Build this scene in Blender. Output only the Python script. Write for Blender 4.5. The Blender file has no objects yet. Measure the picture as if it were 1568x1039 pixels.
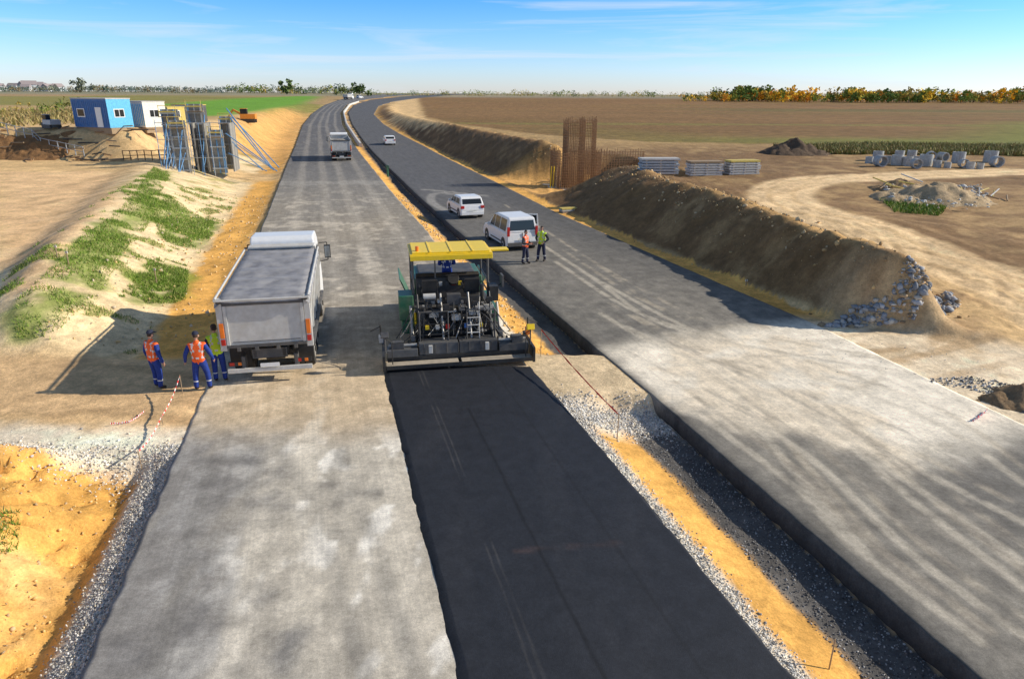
import bpy, bmesh, math, random
import numpy as np
from mathutils import Vector, Matrix
random.seed(4); rng=np.random.default_rng(7)
R=math.radians
scene=bpy.context.scene
# site survey frame: camera station height / tilt used to read ground points off the site plan
H=8.2; TH=math.atan((519.5-144)/1045.0); RO=R(0.35)
fw=np.array([0,math.cos(TH),-math.sin(TH)]); up0=np.array([0,math.sin(TH),math.cos(TH)]); r0=np.array([1.,0,0])
rt=math.cos(RO)*r0+math.sin(RO)*up0; up=-math.sin(RO)*r0+math.cos(RO)*up0
TS=np.exp(np.linspace(math.log(5),math.log(3000),5000))
def ss(a,b,x):
    t=np.clip((np.asarray(x,float)-a)/(b-a),0,1); return t*t*(3-2*t)
def bz(Y):
    d=np.clip(np.asarray(Y,float)-100,0,None); s=d*d/(d+40)
    return 8.0*(1-np.exp(-s/250))
def survey(u,v,hf):
    d=fw+rt*(u-784)/1045.0+up*(519.5-v)/1045.0
    P=np.array([0,0,H])[None,:]+TS[:,None]*d[None,:]
    below=P[:,2]<hf(P[:,0],P[:,1])
    if not below.any(): return P[-1]
    i=int(np.argmax(below)); 
    if i>0:
        a=P[i-1,2]-hf(P[i-1:i,0],P[i-1:i,1])[0]; b=P[i,2]-hf(P[i:i+1,0],P[i:i+1,1])[0]
        k=a/(a-b+1e-9); return P[i-1]*(1-k)+P[i]*k
    return P[0]
base=lambda X,Y: bz(Y)
def Wb(u,v): return survey(u,v,base)
# ---------- road edges
E_LL=[(120,1039),(268,700),(330,560),(385,390),(400,350),(420,300),(440,250),(455,215),(463,192),(478,174),(497,161),(520,153),(540,149.5)]
E_LR=[(1205,1039),(925,700),(812,568),(735,460),(655,355),(605,300),(564,250),(540,218),(524,192),(521,173),(530,161),(550,154),(580,150)]
E_RL=[(1500,1039),(1010,615),(920,540),(755,400),(690,345),(640,300),(588,250),(556,215),(539,190),(533,173),(542,161),(565,154),(600,150)]
E_RR=[(2390,1039),(1568,650),(1245,495),(1075,422),(855,327),(782,290),(700,250),(650,224),(612,205),(587,190),(572,175),(580,162),(604,155),(645,150)]
def edge(l):
    p=np.array([Wb(*q)[:2] for q in l]); 
    d0=p[0]-p[1]; k=(p[0,1]+80)/( -d0[1]) if d0[1]!=0 else 0
    p=np.vstack([p[0]+d0*k, p]); 
    q=p[-1]+ (p[-1]-p[-2])*3
    p=np.vstack([p,q])
    o=np.argsort(p[:,1]); return p[o]
eLL,eLR,eRL,eRR=[edge(e) for e in (E_LL,E_LR,E_RL,E_RR)]
XL=lambda Y:np.interp(Y,eLL[:,1],eLL[:,0]); XM1=lambda Y:np.interp(Y,eLR[:,1],eLR[:,0])
XM2=lambda Y:np.interp(Y,eRL[:,1],eRL[:,0]); XR=lambda Y:np.interp(Y,eRR[:,1],eRR[:,0])
# ---------- noise
TAB=rng.random((256,256))
def vn(x,y):
    xi=np.floor(x).astype(int); yi=np.floor(y).astype(int); fx=x-xi; fy=y-yi
    fx=fx*fx*(3-2*fx); fy=fy*fy*(3-2*fy)
    a=TAB[xi&255,yi&255]; b=TAB[(xi+1)&255,yi&255]; c=TAB[xi&255,(yi+1)&255]; d=TAB[(xi+1)&255,(yi+1)&255]
    return (a*(1-fx)+b*fx)*(1-fy)+(c*(1-fx)+d*fx)*fy
def fbm(x,y,s=1.0,o=4,off=0.0):
    r=0;a=1;t=0;x=np.asarray(x,float)/s+off+50;y=np.asarray(y,float)/s+off*1.7+50
    for i in range(o):
        r=r+a*vn(x,y); t+=a; a*=.5; x=x*2.03+17.3; y=y*2.03+9.1
    return r/t*2-1
CF=0.963
CY=[24,27,37,50,56,77,150,250]; CX=[2.3,3.0,4.8,6,8,6.8,6,4]
def terr(X,Y,noise=True):
    X=np.asarray(X,float);Y=np.asarray(Y,float)
    xl,m1,m2,xr=XL(Y),XM1(Y),XM2(Y),XR(Y)
    dl=(xl-X)*CF; dr=(X-xr)*CF
    # left
    zf=np.interp(dl,[0,.12,.7,1.0,2.9,4.2,8,30],[-.08,-.14,-.3,-.45,.55,.72,.5,.3])
    f=2.4; c=np.interp(Y,[20,24,28,48,72,100,200],[6,6.8,7.4,9.4,12.4,9,8]); hc=np.interp(Y,[20.5,23.5,28,48,72,90,300],[0,1.2,1.65,1.8,1.8,1.5,.2])
    hb=np.interp(Y,[19,25,45,70,100,200],[0,.35,1.2,1.6,1.6,.3])
    t=ss(0,1,(dl-f)/(c-f)); t2=ss(0,1,(dl-c)/3)
    zbk=np.interp(dl,[0,.4,1.2,2.4],[-.04,-.2,-.3,-.25])*(1-t)+hc*t; zbk=zbk*(1-t2)+hb*t2
    off=np.interp(Y,[70,75,92,99,200],[12,12,12,4,3]); wd=np.interp(Y,[70,92,100,200],[3,3,7,5])
    pl=ss(0,1,(dl-off)/wd)*ss(71,75.5,Y+1.2*fbm(X,Y,5,2)+0.04*(X+45)); ph=np.interp(Y,[70,100,180,300],[4.6,4.4,2.6,0])
    zbk=zbk*(1-pl)+np.maximum(ph,zbk)*pl
    k=ss(20.2,22.2,Y+.5*fbm(X,Y,2,2)); kf=1-ss(13.9,14.9,Y+.3*fbm(X,Y,1.5,2)+ .06*(dl))
    zl=-.02*(1-k)*(1-kf)+zbk*k+zf*kf
    # right
    Ye=Y+.55*np.clip(dr,0,6)
    c=np.interp(Y,CY,CX); hc=np.interp(Y,[30,40,56,77,130,200,300],[2.65,2.95,2.75,3.5,2.8,1.3,.2])*ss(25.2,26.9,Ye)
    hb=np.interp(Y,[22,26,32,40,60,90,150,250],[0,.2,.9,1.5,1.9,2.6,1.5,0])
    t=np.clip((dr-.9)/(c-.9),0,1); t=.6*t+.4*ss(0,1,t); t2=ss(0,1,(dr-c-.3)/2.2)
    zr=-.03*(1-t)+hc*t; zr=zr*(1-t2)+hb*t2
    pit=ss(58,61,Y)*(1-ss(72,75,Y))*ss(.5,2,dr)*(1-ss(12.5,14.5,dr)); zr=zr*(1-pit)-.1*pit
    # median
    m=np.clip((X-m1)/np.maximum(m2-m1,.01),0,1)
    zm=np.interp(m,[0,.03,.2,.42,.6,1],[-.03,-.05,-.12,-.3,-.42,-.42])*np.interp(Y,[60,150],[1,.3])
    cr=ss(17.6,18.3,Y+.25*fbm(X,Y,1,2))*(1-ss(21.3,22.3,Y+.3*fbm(X,Y,1,2)))
    zm=zm*(1-cr)-.02*cr
    e_=.45; zin=-.3-.1*ss(40,120,Y)
    z=np.where(dl>-e_,zl,np.where(dr>-e_,zr,np.where((X>m1-e_)&(X<m2+e_),zm,zin)))
    nz=0
    if noise:
        flat=np.where(dl>0,k*ss(.3,3,dl)+kf*ss(.2,1.5,dl),np.where(dr>0,ss(.5,2.5,dr)*ss(24,26,Ye),np.where((X>m1)&(X<m2),.5*(1-cr),0)))
        n=fbm(X,Y,1.6,4)*.16+np.abs(fbm(X,Y,.6,3,5))*-.10+fbm(X,Y,7,2,9)*.2
        rg=1-.65*ss(10,16,np.maximum(dl,dr)); rg=np.where((Y<20),.8,rg)
        nz=n*flat*rg*(1-.8*ss(90,200,Y))
        g=np.clip(fbm(X*.55+Y*.25,Y*1.1-X*.8,.5,3,3),0,1); nz=nz-kf*(dl>0)*ss(1.9,2.8,dl)*(1-ss(5,7,dl))*.95*g
        nz=nz+kf*(dl>0)*ss(.9,1.4,dl)*(.36*fbm(X,Y,.9,4,33)-.25*np.abs(fbm(X,Y,.35,3,37)))
        rl=np.clip(fbm(X*.3,Y*1.0+X*.2,.8,3,13),-.2,1); nz=nz-rl*.26*ss(1.2,3,dr)*(1-ss(0,2,dr-c))*(dr>0)*ss(26,30,Y)*(1-ss(90,150,Y))
    return z+bz(Y)+nz
def W(u,v): return survey(u,v,lambda x,y:terr(x,y,False))
def G(x,y): return float(terr(np.array([x]),np.array([y]))[0])
def poly(l): return np.array([W(*q)[:2] for q in l])
def sdp(X,Y,P):
    d=np.full(X.shape,1e9); ins=np.zeros(X.shape,bool); n=len(P)
    for i in range(n):
        a=P[i];b=P[(i+1)%n]; e=b-a; wx=X-a[0]; wy=Y-a[1]
        t=np.clip((wx*e[0]+wy*e[1])/(e@e+1e-12),0,1)
        d=np.minimum(d,(wx-e[0]*t)**2+(wy-e[1]*t)**2)
        c=((a[1]>Y)!=(b[1]>Y)); xx=(b[0]-a[0])*(Y-a[1])/((b[1]-a[1]) if b[1]!=a[1] else 1e-9)+a[0]
        ins^=(c&(X<xx))
    return np.where(ins,np.sqrt(d),-np.sqrt(d))
def dl_(X,Y,P):
    d=np.full(X.shape,1e9)
    for a,b in zip(P[:-1],P[1:]):
        e=b-a; wx=X-a[0]; wy=Y-a[1]; t=np.clip((wx*e[0]+wy*e[1])/(e@e+1e-12),0,1)
        d=np.minimum(d,(wx-e[0]*t)**2+(wy-e[1]*t)**2)
    return np.sqrt(d)
def smooth(l,n=8):
    P=[np.array(q,float) for q in l]; P=[2*P[0]-P[1]]+P+[2*P[-1]-P[-2]]; o=[]
    for i in range(1,len(P)-2):
        for k in range(n):
            t=k/n; a,b,c,d=P[i-1:i+3]; o.append(.5*((2*b)+(c-a)*t+(2*a-5*b+4*c-d)*t*t+(3*b-a-3*c+d)*t**3))
    o.append(P[-2]); return np.array(o)
# ---------- materials
def nodes(name):
    m=bpy.data.materials.new(name); m.use_nodes=True; nt=m.node_tree; return m,nt,nt.nodes['Principled BSDF']
MC={}
def mat(name,col,rough=.6,metal=0,var=.15,scale=6,bump=.0,dirt=0,dcol=(.42,.35,.25),alpha=None):
    if name in MC: return MC[name]
    m,nt,b=nodes(name); N=nt.nodes;L=nt.links
    tc=N.new('ShaderNodeTexCoord'); no=N.new('ShaderNodeTexNoise'); no.inputs['Scale'].default_value=scale; no.inputs['Detail'].default_value=5
    L.new(tc.outputs['Object'],no.inputs['Vector'])
    mr=N.new('ShaderNodeMapRange'); mr.inputs[1].default_value=.3; mr.inputs[2].default_value=.7; mr.inputs[3].default_value=1-var; mr.inputs[4].default_value=1+var
    L.new(no.outputs['Fac'],mr.inputs[0])
    vm=N.new('ShaderNodeVectorMath'); vm.operation='SCALE'; vm.inputs[0].default_value=col[:3]; L.new(mr.outputs[0],vm.inputs['Scale'])
    out=vm.outputs[0]
    if dirt>0:
        n2=N.new('ShaderNodeTexNoise'); n2.inputs['Scale'].default_value=2.3; n2.inputs['Detail'].default_value=7; n2.inputs['Roughness'].default_value=.7
        L.new(tc.outputs['Object'],n2.inputs['Vector'])
        m2=N.new('ShaderNodeMapRange'); m2.inputs[1].default_value=.42; m2.inputs[2].default_value=.75; m2.inputs[4].default_value=dirt; L.new(n2.outputs['Fac'],m2.inputs[0])
        mx=N.new('ShaderNodeMix'); mx.data_type='RGBA'; mx.inputs['B'].default_value=(*dcol,1); L.new(out,mx.inputs['A']); L.new(m2.outputs[0],mx.inputs['Factor']); out=mx.outputs['Result']
    L.new(out,b.inputs['Base Color']); b.inputs['Roughness'].default_value=rough; b.inputs['Metallic'].default_value=metal
    if bump>0:
        bp=N.new('ShaderNodeBump'); bp.inputs['Strength'].default_value=bump; bp.inputs['Distance'].default_value=.02; L.new(no.outputs['Fac'],bp.inputs['Height']); L.new(bp.outputs[0],b.inputs['Normal'])
    MC[name]=m; return m
def colmat(name,scales=(1.5,14),amp=.25,bump=.5,dist=.05,rough=.95,bs=9,streak=False,spec=.2):
    m,nt,b=nodes(name); N=nt.nodes;L=nt.links
    at=N.new('ShaderNodeAttribute'); at.attribute_name='Col'; tc=N.new('ShaderNodeTexCoord'); out=at.outputs['Color']
    for i,s in enumerate(scales):
        no=N.new('ShaderNodeTexNoise'); no.inputs['Scale'].default_value=s; no.inputs['Detail'].default_value=5; no.inputs['Roughness'].default_value=.68
        L.new(tc.outputs['Object'],no.inputs['Vector'])
        mr=N.new('ShaderNodeMapRange'); mr.inputs[1].default_value=.32; mr.inputs[2].default_value=.68; mr.inputs[3].default_value=1-amp; mr.inputs[4].default_value=1+amp
        L.new(no.outputs['Fac'],mr.inputs[0]); vm=N.new('ShaderNodeVectorMath'); vm.operation='SCALE'; L.new(out,vm.inputs[0]); L.new(mr.outputs[0],vm.inputs['Scale']); out=vm.outputs[0]
    if streak:
        for sx,sy,am in ((5,.12,streak),(22,.5,streak*.8)):
            uv=N.new('ShaderNodeUVMap'); uv.uv_map='UV'; mp=N.new('ShaderNodeMapping'); mp.inputs['Scale'].default_value=(sx,sy,1); L.new(uv.outputs[0],mp.inputs[0])
            no=N.new('ShaderNodeTexNoise'); no.inputs['Scale'].default_value=1; no.inputs['Detail'].default_value=4; L.new(mp.outputs[0],no.inputs['Vector'])
            mr=N.new('ShaderNodeMapRange'); mr.inputs[1].default_value=.3; mr.inputs[2].default_value=.7; mr.inputs[3].default_value=1-am; mr.inputs[4].default_value=1+am
            L.new(no.outputs['Fac'],mr.inputs[0]); vm=N.new('ShaderNodeVectorMath'); vm.operation='SCALE'; L.new(out,vm.inputs[0]); L.new(mr.outputs[0],vm.inputs['Scale']); out=vm.outputs[0]
    L.new(out,b.inputs['Base Color']); b.inputs['Roughness'].default_value=rough; b.inputs['Specular IOR Level'].default_value=spec
    n1=N.new('ShaderNodeTexNoise'); n1.inputs['Scale'].default_value=bs; n1.inputs['Detail'].default_value=6; n1.inputs['Roughness'].default_value=.7; L.new(tc.outputs['Object'],n1.inputs['Vector'])
    bp=N.new('ShaderNodeBump'); bp.inputs['Strength'].default_value=bump; bp.inputs['Distance'].default_value=dist; L.new(n1.outputs['Fac'],bp.inputs['Height']); L.new(bp.outputs[0],b.inputs['Normal'])
    return m
def npmesh(name,V,F,mats,col=None,uv=None,smooth=False,mi=None):
    me=bpy.data.meshes.new(name); V=np.asarray(V,np.float32); F=np.asarray(F,np.int32); n,k=F.shape
    me.vertices.add(len(V)); me.vertices.foreach_set('co',V.ravel()); me.loops.add(n*k); me.loops.foreach_set('vertex_index',F.ravel())
    me.polygons.add(n); me.polygons.foreach_set('loop_start',np.arange(0,n*k,k,dtype=np.int32)); me.polygons.foreach_set('loop_total',np.full(n,k,np.int32))
    if smooth: me.polygons.foreach_set('use_smooth',np.ones(n,bool))
    for m in (mats if isinstance(mats,list) else [mats]): me.materials.append(m)
    if mi is not None: me.polygons.foreach_set('material_index',np.asarray(mi,np.int32))
    me.update(calc_edges=True)
    if col is not None:
        a=me.color_attributes.new('Col','FLOAT_COLOR','POINT'); c=np.ones((len(V),4),np.float32); c[:,:3]=col; a.data.foreach_set('color',c.ravel())
    if uv is not None:
        l=me.uv_layers.new(name='UV'); l.data.foreach_set('uv',np.asarray(uv,np.float32)[F.ravel()].ravel())
    o=bpy.data.objects.new(name,me); scene.collection.objects.link(o); return o
def gridfaces(nr,nc):
    i=np.arange(nr-1)[:,None]*nc+np.arange(nc-1)[None,:]; i=i.ravel(); return np.stack([i,i+1,i+nc+1,i+nc],1)
# ---------- colour regions
C=dict(sand=(.72,.52,.28),pale=(.84,.69,.45),orange=(.80,.46,.13),ochre=(.68,.41,.15),soil=(.20,.13,.07),dsoil=(.13,.085,.045),field=(.25,.15,.065),grass=(.15,.25,.03),olive=(.24,.25,.06),
 gravel=(.84,.80,.73),shade_grav=(.12,.12,.125),dust=(.92,.80,.62),white=(.98,.92,.80),green=(.17,.38,.04),tan=(.54,.38,.19))
def mixc(c,m,k):
    k=np.array(C[k] if isinstance(k,str) else k); m=np.clip(m,0,1)[:,None]; return c*(1-m)+k[None,:]*m
P_grass1=poly([(235,255),(205,300),(150,345),(80,405),(20,470),(25,520),(85,520),(150,455),(185,400),(235,330),(262,265)])
P_grass2=poly([(255,300),(330,340),(300,380),(255,370),(230,330)])
P_grass3=poly([(240,395),(290,405),(285,460),(180,450),(200,430)])
P_hlt=poly([(0,262),(175,262),(180,300),(95,395),(40,440),(0,470)])
P_rroad=smooth(poly([(1700,520),(1560,445),(1440,395),(1330,352),(1235,325),(1195,300),(1225,280),(1320,272),(1568,262)]))
P_green=poly([(235,160),(330,153),(478,146.5),(490,149),(400,170),(330,178),(270,178)])
P_fieldR=poly([(640,150),(650,178),(700,190),(850,208),(1000,217),(1300,223),(1700,226),(1700,157),(1500,153),(1200,150),(900,148)])
P_sandfar=poly([(590,165),(600,152),(640,150),(650,178),(690,195),(640,200),(600,190)])
RUTS=[smooth(poly(l)) for l in ([(1300,560),(1420,520),(1500,470),(1600,470)],[(1330,590),(1470,550),(1600,520)],[(1290,540),(1400,505),(1480,450),(1400,400)],[(1380,520),(1470,480),(1500,430),(1400,385)],[(1568,420),(1480,380),(1380,345),(1290,330)],[(1568,365),(1450,340),(1330,330)],[(1060,300),(1200,290),(1330,265)],[(1090,310),(1160,300),(1240,265)],[(0,330),(90,300),(170,270)],[(0,400),(70,350),(150,300),(190,265)],[(0,300),(100,280),(180,262)],[(0,600),(120,575),(250,590),(330,600)],[(0,640),(150,610),(330,640)])]
def ground_col(X,Y,Z):
    n=X.size; c=np.tile(np.array(C['sand']),(n,1)); wx=X+fbm(X,Y,2.2,4,1)*.9; wy=Y+fbm(X,Y,2.2,4,4)*.9
    dl=(XL(Y)-X)*CF; dr=(X-XR(Y))*CF; m1=XM1(Y);m2=XM2(Y); m=(X-m1)/np.maximum(m2-m1,.01)
    big=fbm(X,Y,9,4,2); med=fbm(X,Y,1.3,4,6); fine=fbm(X,Y,.35,3,8)
    L=dl>0; Rr=dr>0; M=(X>m1)&(X<m2)
    lf=L*(1-ss(14,14.8,Y+.06*dl)); 
    c=mixc(c,lf,'orange'); c=mixc(c,lf*ss(.1,.6,med)*.5,'sand'); c=mixc(c,lf*ss(3.0,3.8,dl+.8*med),'sand'); c=mixc(c,lf*ss(.0,.5,fine+.3*med)*.3,(.5,.27,.08)); c=mixc(c,lf*(1-ss(.6,.8,dl+.15*med)),'gravel')
    ex=L*ss(13.6,14.4,Y+.3*med)*(1-ss(15.4,16.6,Y+.5*med+.03*dl)); c=mixc(c,ex*.9,'white')
    cr=L*ss(15.8,16.8,Y+.5*med)*(1-ss(20.5,22,Y)); c=mixc(c,cr,(.70,.50,.29)); c=mixc(c,cr*ss(.1,.5,med)*.5,'sand')
    bk=L*ss(20.5,22,Y)*(1-ss(95,130,Y))
    c=mixc(c,bk*(dl<2.6+.5*med)*1.,'orange'); c=mixc(c,bk*(dl<.5+.3*med)*.6,'sand')
    c=mixc(c,bk*ss(2.4,3.2,dl)*(1-ss(9,14,dl)),'pale'); c=mixc(c,bk*ss(2.4,3.2,dl)*(1-ss(9,14,dl))*ss(.05,.35,med)*.55,'tan')
    c=mixc(c,L*ss(70,72,Y)*(1-ss(77,79,Y)),'sand'); c=mixc(c,L*ss(70,72,Y)*ss(0,.4,med)*.55,'soil')
    c=mixc(c,L*ss(90,95,Y)*(1-ss(7,12,dl))*(1-ss(230,300,Y)),'ochre')
    far=L*ss(78,100,Y)*ss(10,16,dl); c=mixc(c,far,'tan'); c=mixc(c,far*ss(-.1,.4,big)*.6,'olive')
    hl=ss(-.4,.6,sdp(wx,wy,P_hlt)); c=mixc(c,hl*(1-.2*ss(0,.5,med)),(.82,.58,.34)); 
    for P in (P_grass1,P_grass2,P_grass3):
        g=ss(-.3,.5,sdp(wx,wy,P)+.5*med); c=mixc(c,g*.8*ss(-.5,.1,med+.3*fine+.3),'grass')
    c=mixc(c,L*(Y>20)*ss(.15,.4,med)*bk*ss(3,5,dl)*(1-ss(9,11,dl))*.5,'grass')
    cw=np.interp(Y,CY,CX); Ye=Y+.55*np.clip(dr,0,6)
    rb=Rr*ss(25,26.4,Ye)
    c=mixc(c,Rr*ss(26,44,Y)*.9,(.42,.29,.15)); c=mixc(c,Rr*ss(22,30,Y)*ss(-.1,.5,big+.4*med)*.65,'soil')
    face=rb*ss(.9,1.3,dr+.2*med)*(1-ss(-.4,.5,dr-cw)); c=mixc(c,face,(.22,.135,.065)); c=mixc(c,face*ss(.1,.5,med+.4*fine)*.5,(.36,.24,.12))  # brown bank face, its shaded side put in as a darker tone
    c=mixc(c,rb*ss(-.4,.5,dr-cw)*(1-ss(1.2,3,dr-cw+med))*.85,(.62,.40,.17))  # sunlit crest and back of the windrow painted as brighter orange
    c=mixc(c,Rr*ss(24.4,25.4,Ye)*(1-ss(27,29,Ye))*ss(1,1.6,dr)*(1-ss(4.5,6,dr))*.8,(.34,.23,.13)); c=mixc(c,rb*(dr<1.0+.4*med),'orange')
    c=mixc(c,Rr*ss(58,61,Y)*(1-ss(72,76,Y))*ss(.5,2,dr)*(1-ss(13,16,dr)),'ochre')
    c=mixc(c,Rr*(1-ss(24,26.5,Ye+.6*med)),'dust'); c=mixc(c,Rr*(1-ss(23.5,28,Y))*ss(-.1,.4,med)*.75,(.52,.40,.25))
    rr=dl_(X+med*.4,Y+med*.4,P_rroad); ru=Rr*(1-ss(1.7,2.6,rr)); 
    rough=Rr*ss(23,28,Y)*(1-ru)*ss(4,6,dr); c=mixc(c,rough*.85*ss(-.4,.2,med+.5*big+.3*fine),(.22,.14,.075))
    c=mixc(c,ru*.97,(.86,.66,.41)); c=mixc(c,ru*(1-ss(.1,.3,np.abs(rr-.8)))*.4,'tan')
    rut=np.zeros(n)
    for q in RUTS: d=dl_(X,Y,q); rut=np.maximum(rut,1-ss(.12,.3,np.abs(d-.8)))
    c=mixc(c,rut*(Rr|L)*.55*ss(-.5,.2,med),(.42,.29,.16))
    f=ss(-1,1,sdp(X+med,Y+med,P_fieldR)); 
    c=mixc(c,Rr*ss(75,95,Y)*ss(8,12,dr),(.44,.31,.15)); 
    c=mixc(c,f,'field'); c=mixc(c,f*ss(-.3,.5,fbm(X*.2,Y,14,3,3)+.4*ss(0,250,X)-.1)*.35,(.20,.165,.05))
    strp=.5+.5*np.sin(Y*1.1+X*.06+fbm(X,Y,20,2)*2); c=mixc(c,f*strp*.4*(1-ss(180,260,Y)),(.12,.09,.03)); c=mixc(c,f*ss(-.2,.4,fbm(X*.25,Y,10,4,8))*.3,(.33,.20,.09))
    ed=sdp(X,Y,P_fieldR); edgeg=f*(1-ss(8,30,ed))*ss(-10,60,X)*(Y<175); c=mixc(c,edgeg*.85,(.19,.22,.045)); 
    c=mixc(c,f*(np.abs(Y-150-.04*X)<4)*.4,(.22,.25,.06)); c=mixc(c,f*(np.abs(Y-260-.02*X)<14)*ss(40,100,X)*.5,(.13,.14,.05))
    c=mixc(c,ss(-1,2,sdp(X+med*2,Y+med*2,P_sandfar)),'sand')
    mm=M*1.
    c=mixc(c,mm,'orange'); c=mixc(c,mm*(1-ss(.13,.2,m+.05*med))*(1-ss(30,45,Y)),'gravel'); c=mixc(c,mm*ss(.5,.58,m+.06*med),'shade_grav')  # trench gravel painted dark, the carriageway edge's shadow put into its colour
    crm=mm*ss(17.2,18,Y+.3*med)*(1-ss(21.4,22.2,Y)); c=mixc(c,crm,(.70,.58,.40)); c=mixc(c,mm*ss(15.9,16.9,Y+.6*med)*(1-ss(17.6,18.3,Y+.3*med)),'gravel')
    ff=(L)*ss(190,230,Y+20*big); c=mixc(c,ff,(.40,.29,.15)); c=mixc(c,ff*(fbm(X*.3,Y,60,2)>.0)*.8,'olive')
    c=mixc(c,ss(-3,3,sdp(X,Y,P_green)),'green')
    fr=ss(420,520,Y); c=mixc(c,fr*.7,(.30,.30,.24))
    v=1+.2*med+.2*fine; return np.clip(c*v[:,None]*np.array([1.06,.985,.87])[None,:],.004,.95)
def axis(lo,hi,d,g,a,b):
    x=list(np.arange(lo,hi,d)); s=d
    while x[-1]<b: s=min(s*g,250); x.append(x[-1]+s)
    s=d; y=[lo]
    while y[-1]>a: s=min(s*g*(1.03),250); y.append(y[-1]-s)
    return np.array(y[:0:-1]+x)
xs=axis(-20,21,.125,1.035,-3500,3500); ys=axis(6,30,.125,1.018,-60,4200)
GX,GY=np.meshgrid(xs,ys); gx=GX.ravel(); gy=GY.ravel(); gz=terr(gx,gy)
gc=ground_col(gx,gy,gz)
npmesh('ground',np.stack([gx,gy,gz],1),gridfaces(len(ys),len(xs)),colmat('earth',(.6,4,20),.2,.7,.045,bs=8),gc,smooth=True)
# ---------- roads
def road(name,xa,xb,ylist,zoff,colf,mt,nc=70,skirt=.7,wig=0,flare=0):
    t=np.linspace(0,1,nc); ylist=np.asarray(ylist); A=xa(ylist);B=xb(ylist)
    if wig: A=A+wig*fbm(ylist*0,ylist,.5,3,2); B=B+wig*fbm(ylist*0,ylist,.5,3,5)
    X=A[:,None]*(1-t)+B[:,None]*t; Y=np.repeat(ylist[:,None],nc,1); Z=bz(Y)+zoff
    fl=flare*(1+.35*fbm(ylist*0,ylist,.3,3,8))[:,None]
    X=np.hstack([X[:,:1]-fl,X,X[:,-1:]+fl*.5]);Y=np.hstack([Y[:,:1],Y,Y[:,-1:]]);Z=np.hstack([Z[:,:1]-skirt,Z,Z[:,-1:]-skirt])
    x,y,z=X.ravel(),Y.ravel(),Z.ravel(); c=colf(x,y)
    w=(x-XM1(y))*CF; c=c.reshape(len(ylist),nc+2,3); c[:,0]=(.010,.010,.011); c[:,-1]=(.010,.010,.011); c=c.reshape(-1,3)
    o=npmesh(name,np.stack([x,y,z],1),gridfaces(len(ylist),nc+2),mt,c,np.stack([w,y],1)); return o
yr=ys[(ys>-20)&(ys<1500)]
def tracks(X,Y,ls,w=.16,dual=0):
    r=np.zeros(X.shape)
    for l in ls:
        P=smooth([Wb(*q)[:2] for q in l],6); d=dl_(X,Y,P)
        if dual: d=np.abs(d-dual)
        r=np.maximum(r,1-ss(w*.4,w,d))
    return r
def colL(x,y):
    med=fbm(x,y,1.2,6,3); big=fbm(x,y*.25,3,5,12); fine=fbm(x,y,.35,3,2); w=(x-XL(y))/(XM1(y)-XL(y)); n=x.size
    c=np.tile(np.array((.25,.235,.21)),(n,1)); 
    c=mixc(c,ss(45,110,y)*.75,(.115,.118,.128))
    nr=1-ss(14.5,17,y+.6*med)
    c=mixc(c,nr*ss(-.5,.2,med+.5*big+.3*fine+.35),(.63,.565,.455)); c=mixc(c,nr*ss(.06,.3,fbm(x*1.3,y*.6,.7,5,31)+.3*med+.3*fine)*.8,(.98,.92,.80)); c=mixc(c,nr*(1-ss(.12,.32,w+.10*med+.04*fine))*.85,(.23,.22,.21))
    c=mixc(c,nr*ss(.0,.4,fbm(x*1.6,y*.16,.9,5,41)+.25*fine)*.45,(.34,.305,.25))
    cr=ss(14.6,17,y+.6*med)*(1-ss(19.5,23.5,y+.8*med)); c=mixc(c,cr,(.66,.51,.33)); c=mixc(c,cr*ss(0,.5,big+.3*fine)*.4,'dust')
    md=ss(20,24,y)*(1-ss(45,75,y)); c=mixc(c,md*(.5+.4*big),(.40,.34,.255)); c=mixc(c,md*ss(.1,.4,med+.2*fine)*.35,'dust')
    for k in (.2,.42,.6,.82): c=mixc(c,(1-ss(.015,.06,np.abs(w-k+.01*big)))*.2*ss(23,30,y),(.70,.62,.50))
    c=mixc(c,ss(50,80,y)*ss(.2,.5,med)*.45,(.3,.28,.25)); c=mixc(c,(np.abs(y-69-x*.1)<1.5)*.45,(.42,.39,.34))
    c=mixc(c,tracks(x,y,[[(560,1039),(480,780),(430,690)],[(240,1039),(300,800),(330,700)],[(640,1039),(560,800),(520,690)],[(300,780),(370,740),(405,715),(360,700),(310,715)]],.22)*.5*ss(-.4,.2,med),(.24,.225,.20))
    c=mixc(c,tracks(x,y,[[(345,1039),(400,800),(420,690)],[(470,1039),(470,800),(470,690),(500,600)]],.3)*.5*ss(-.4,.3,med),(.80,.72,.58))
    return c*(1+.2*fine)[:,None]
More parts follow.
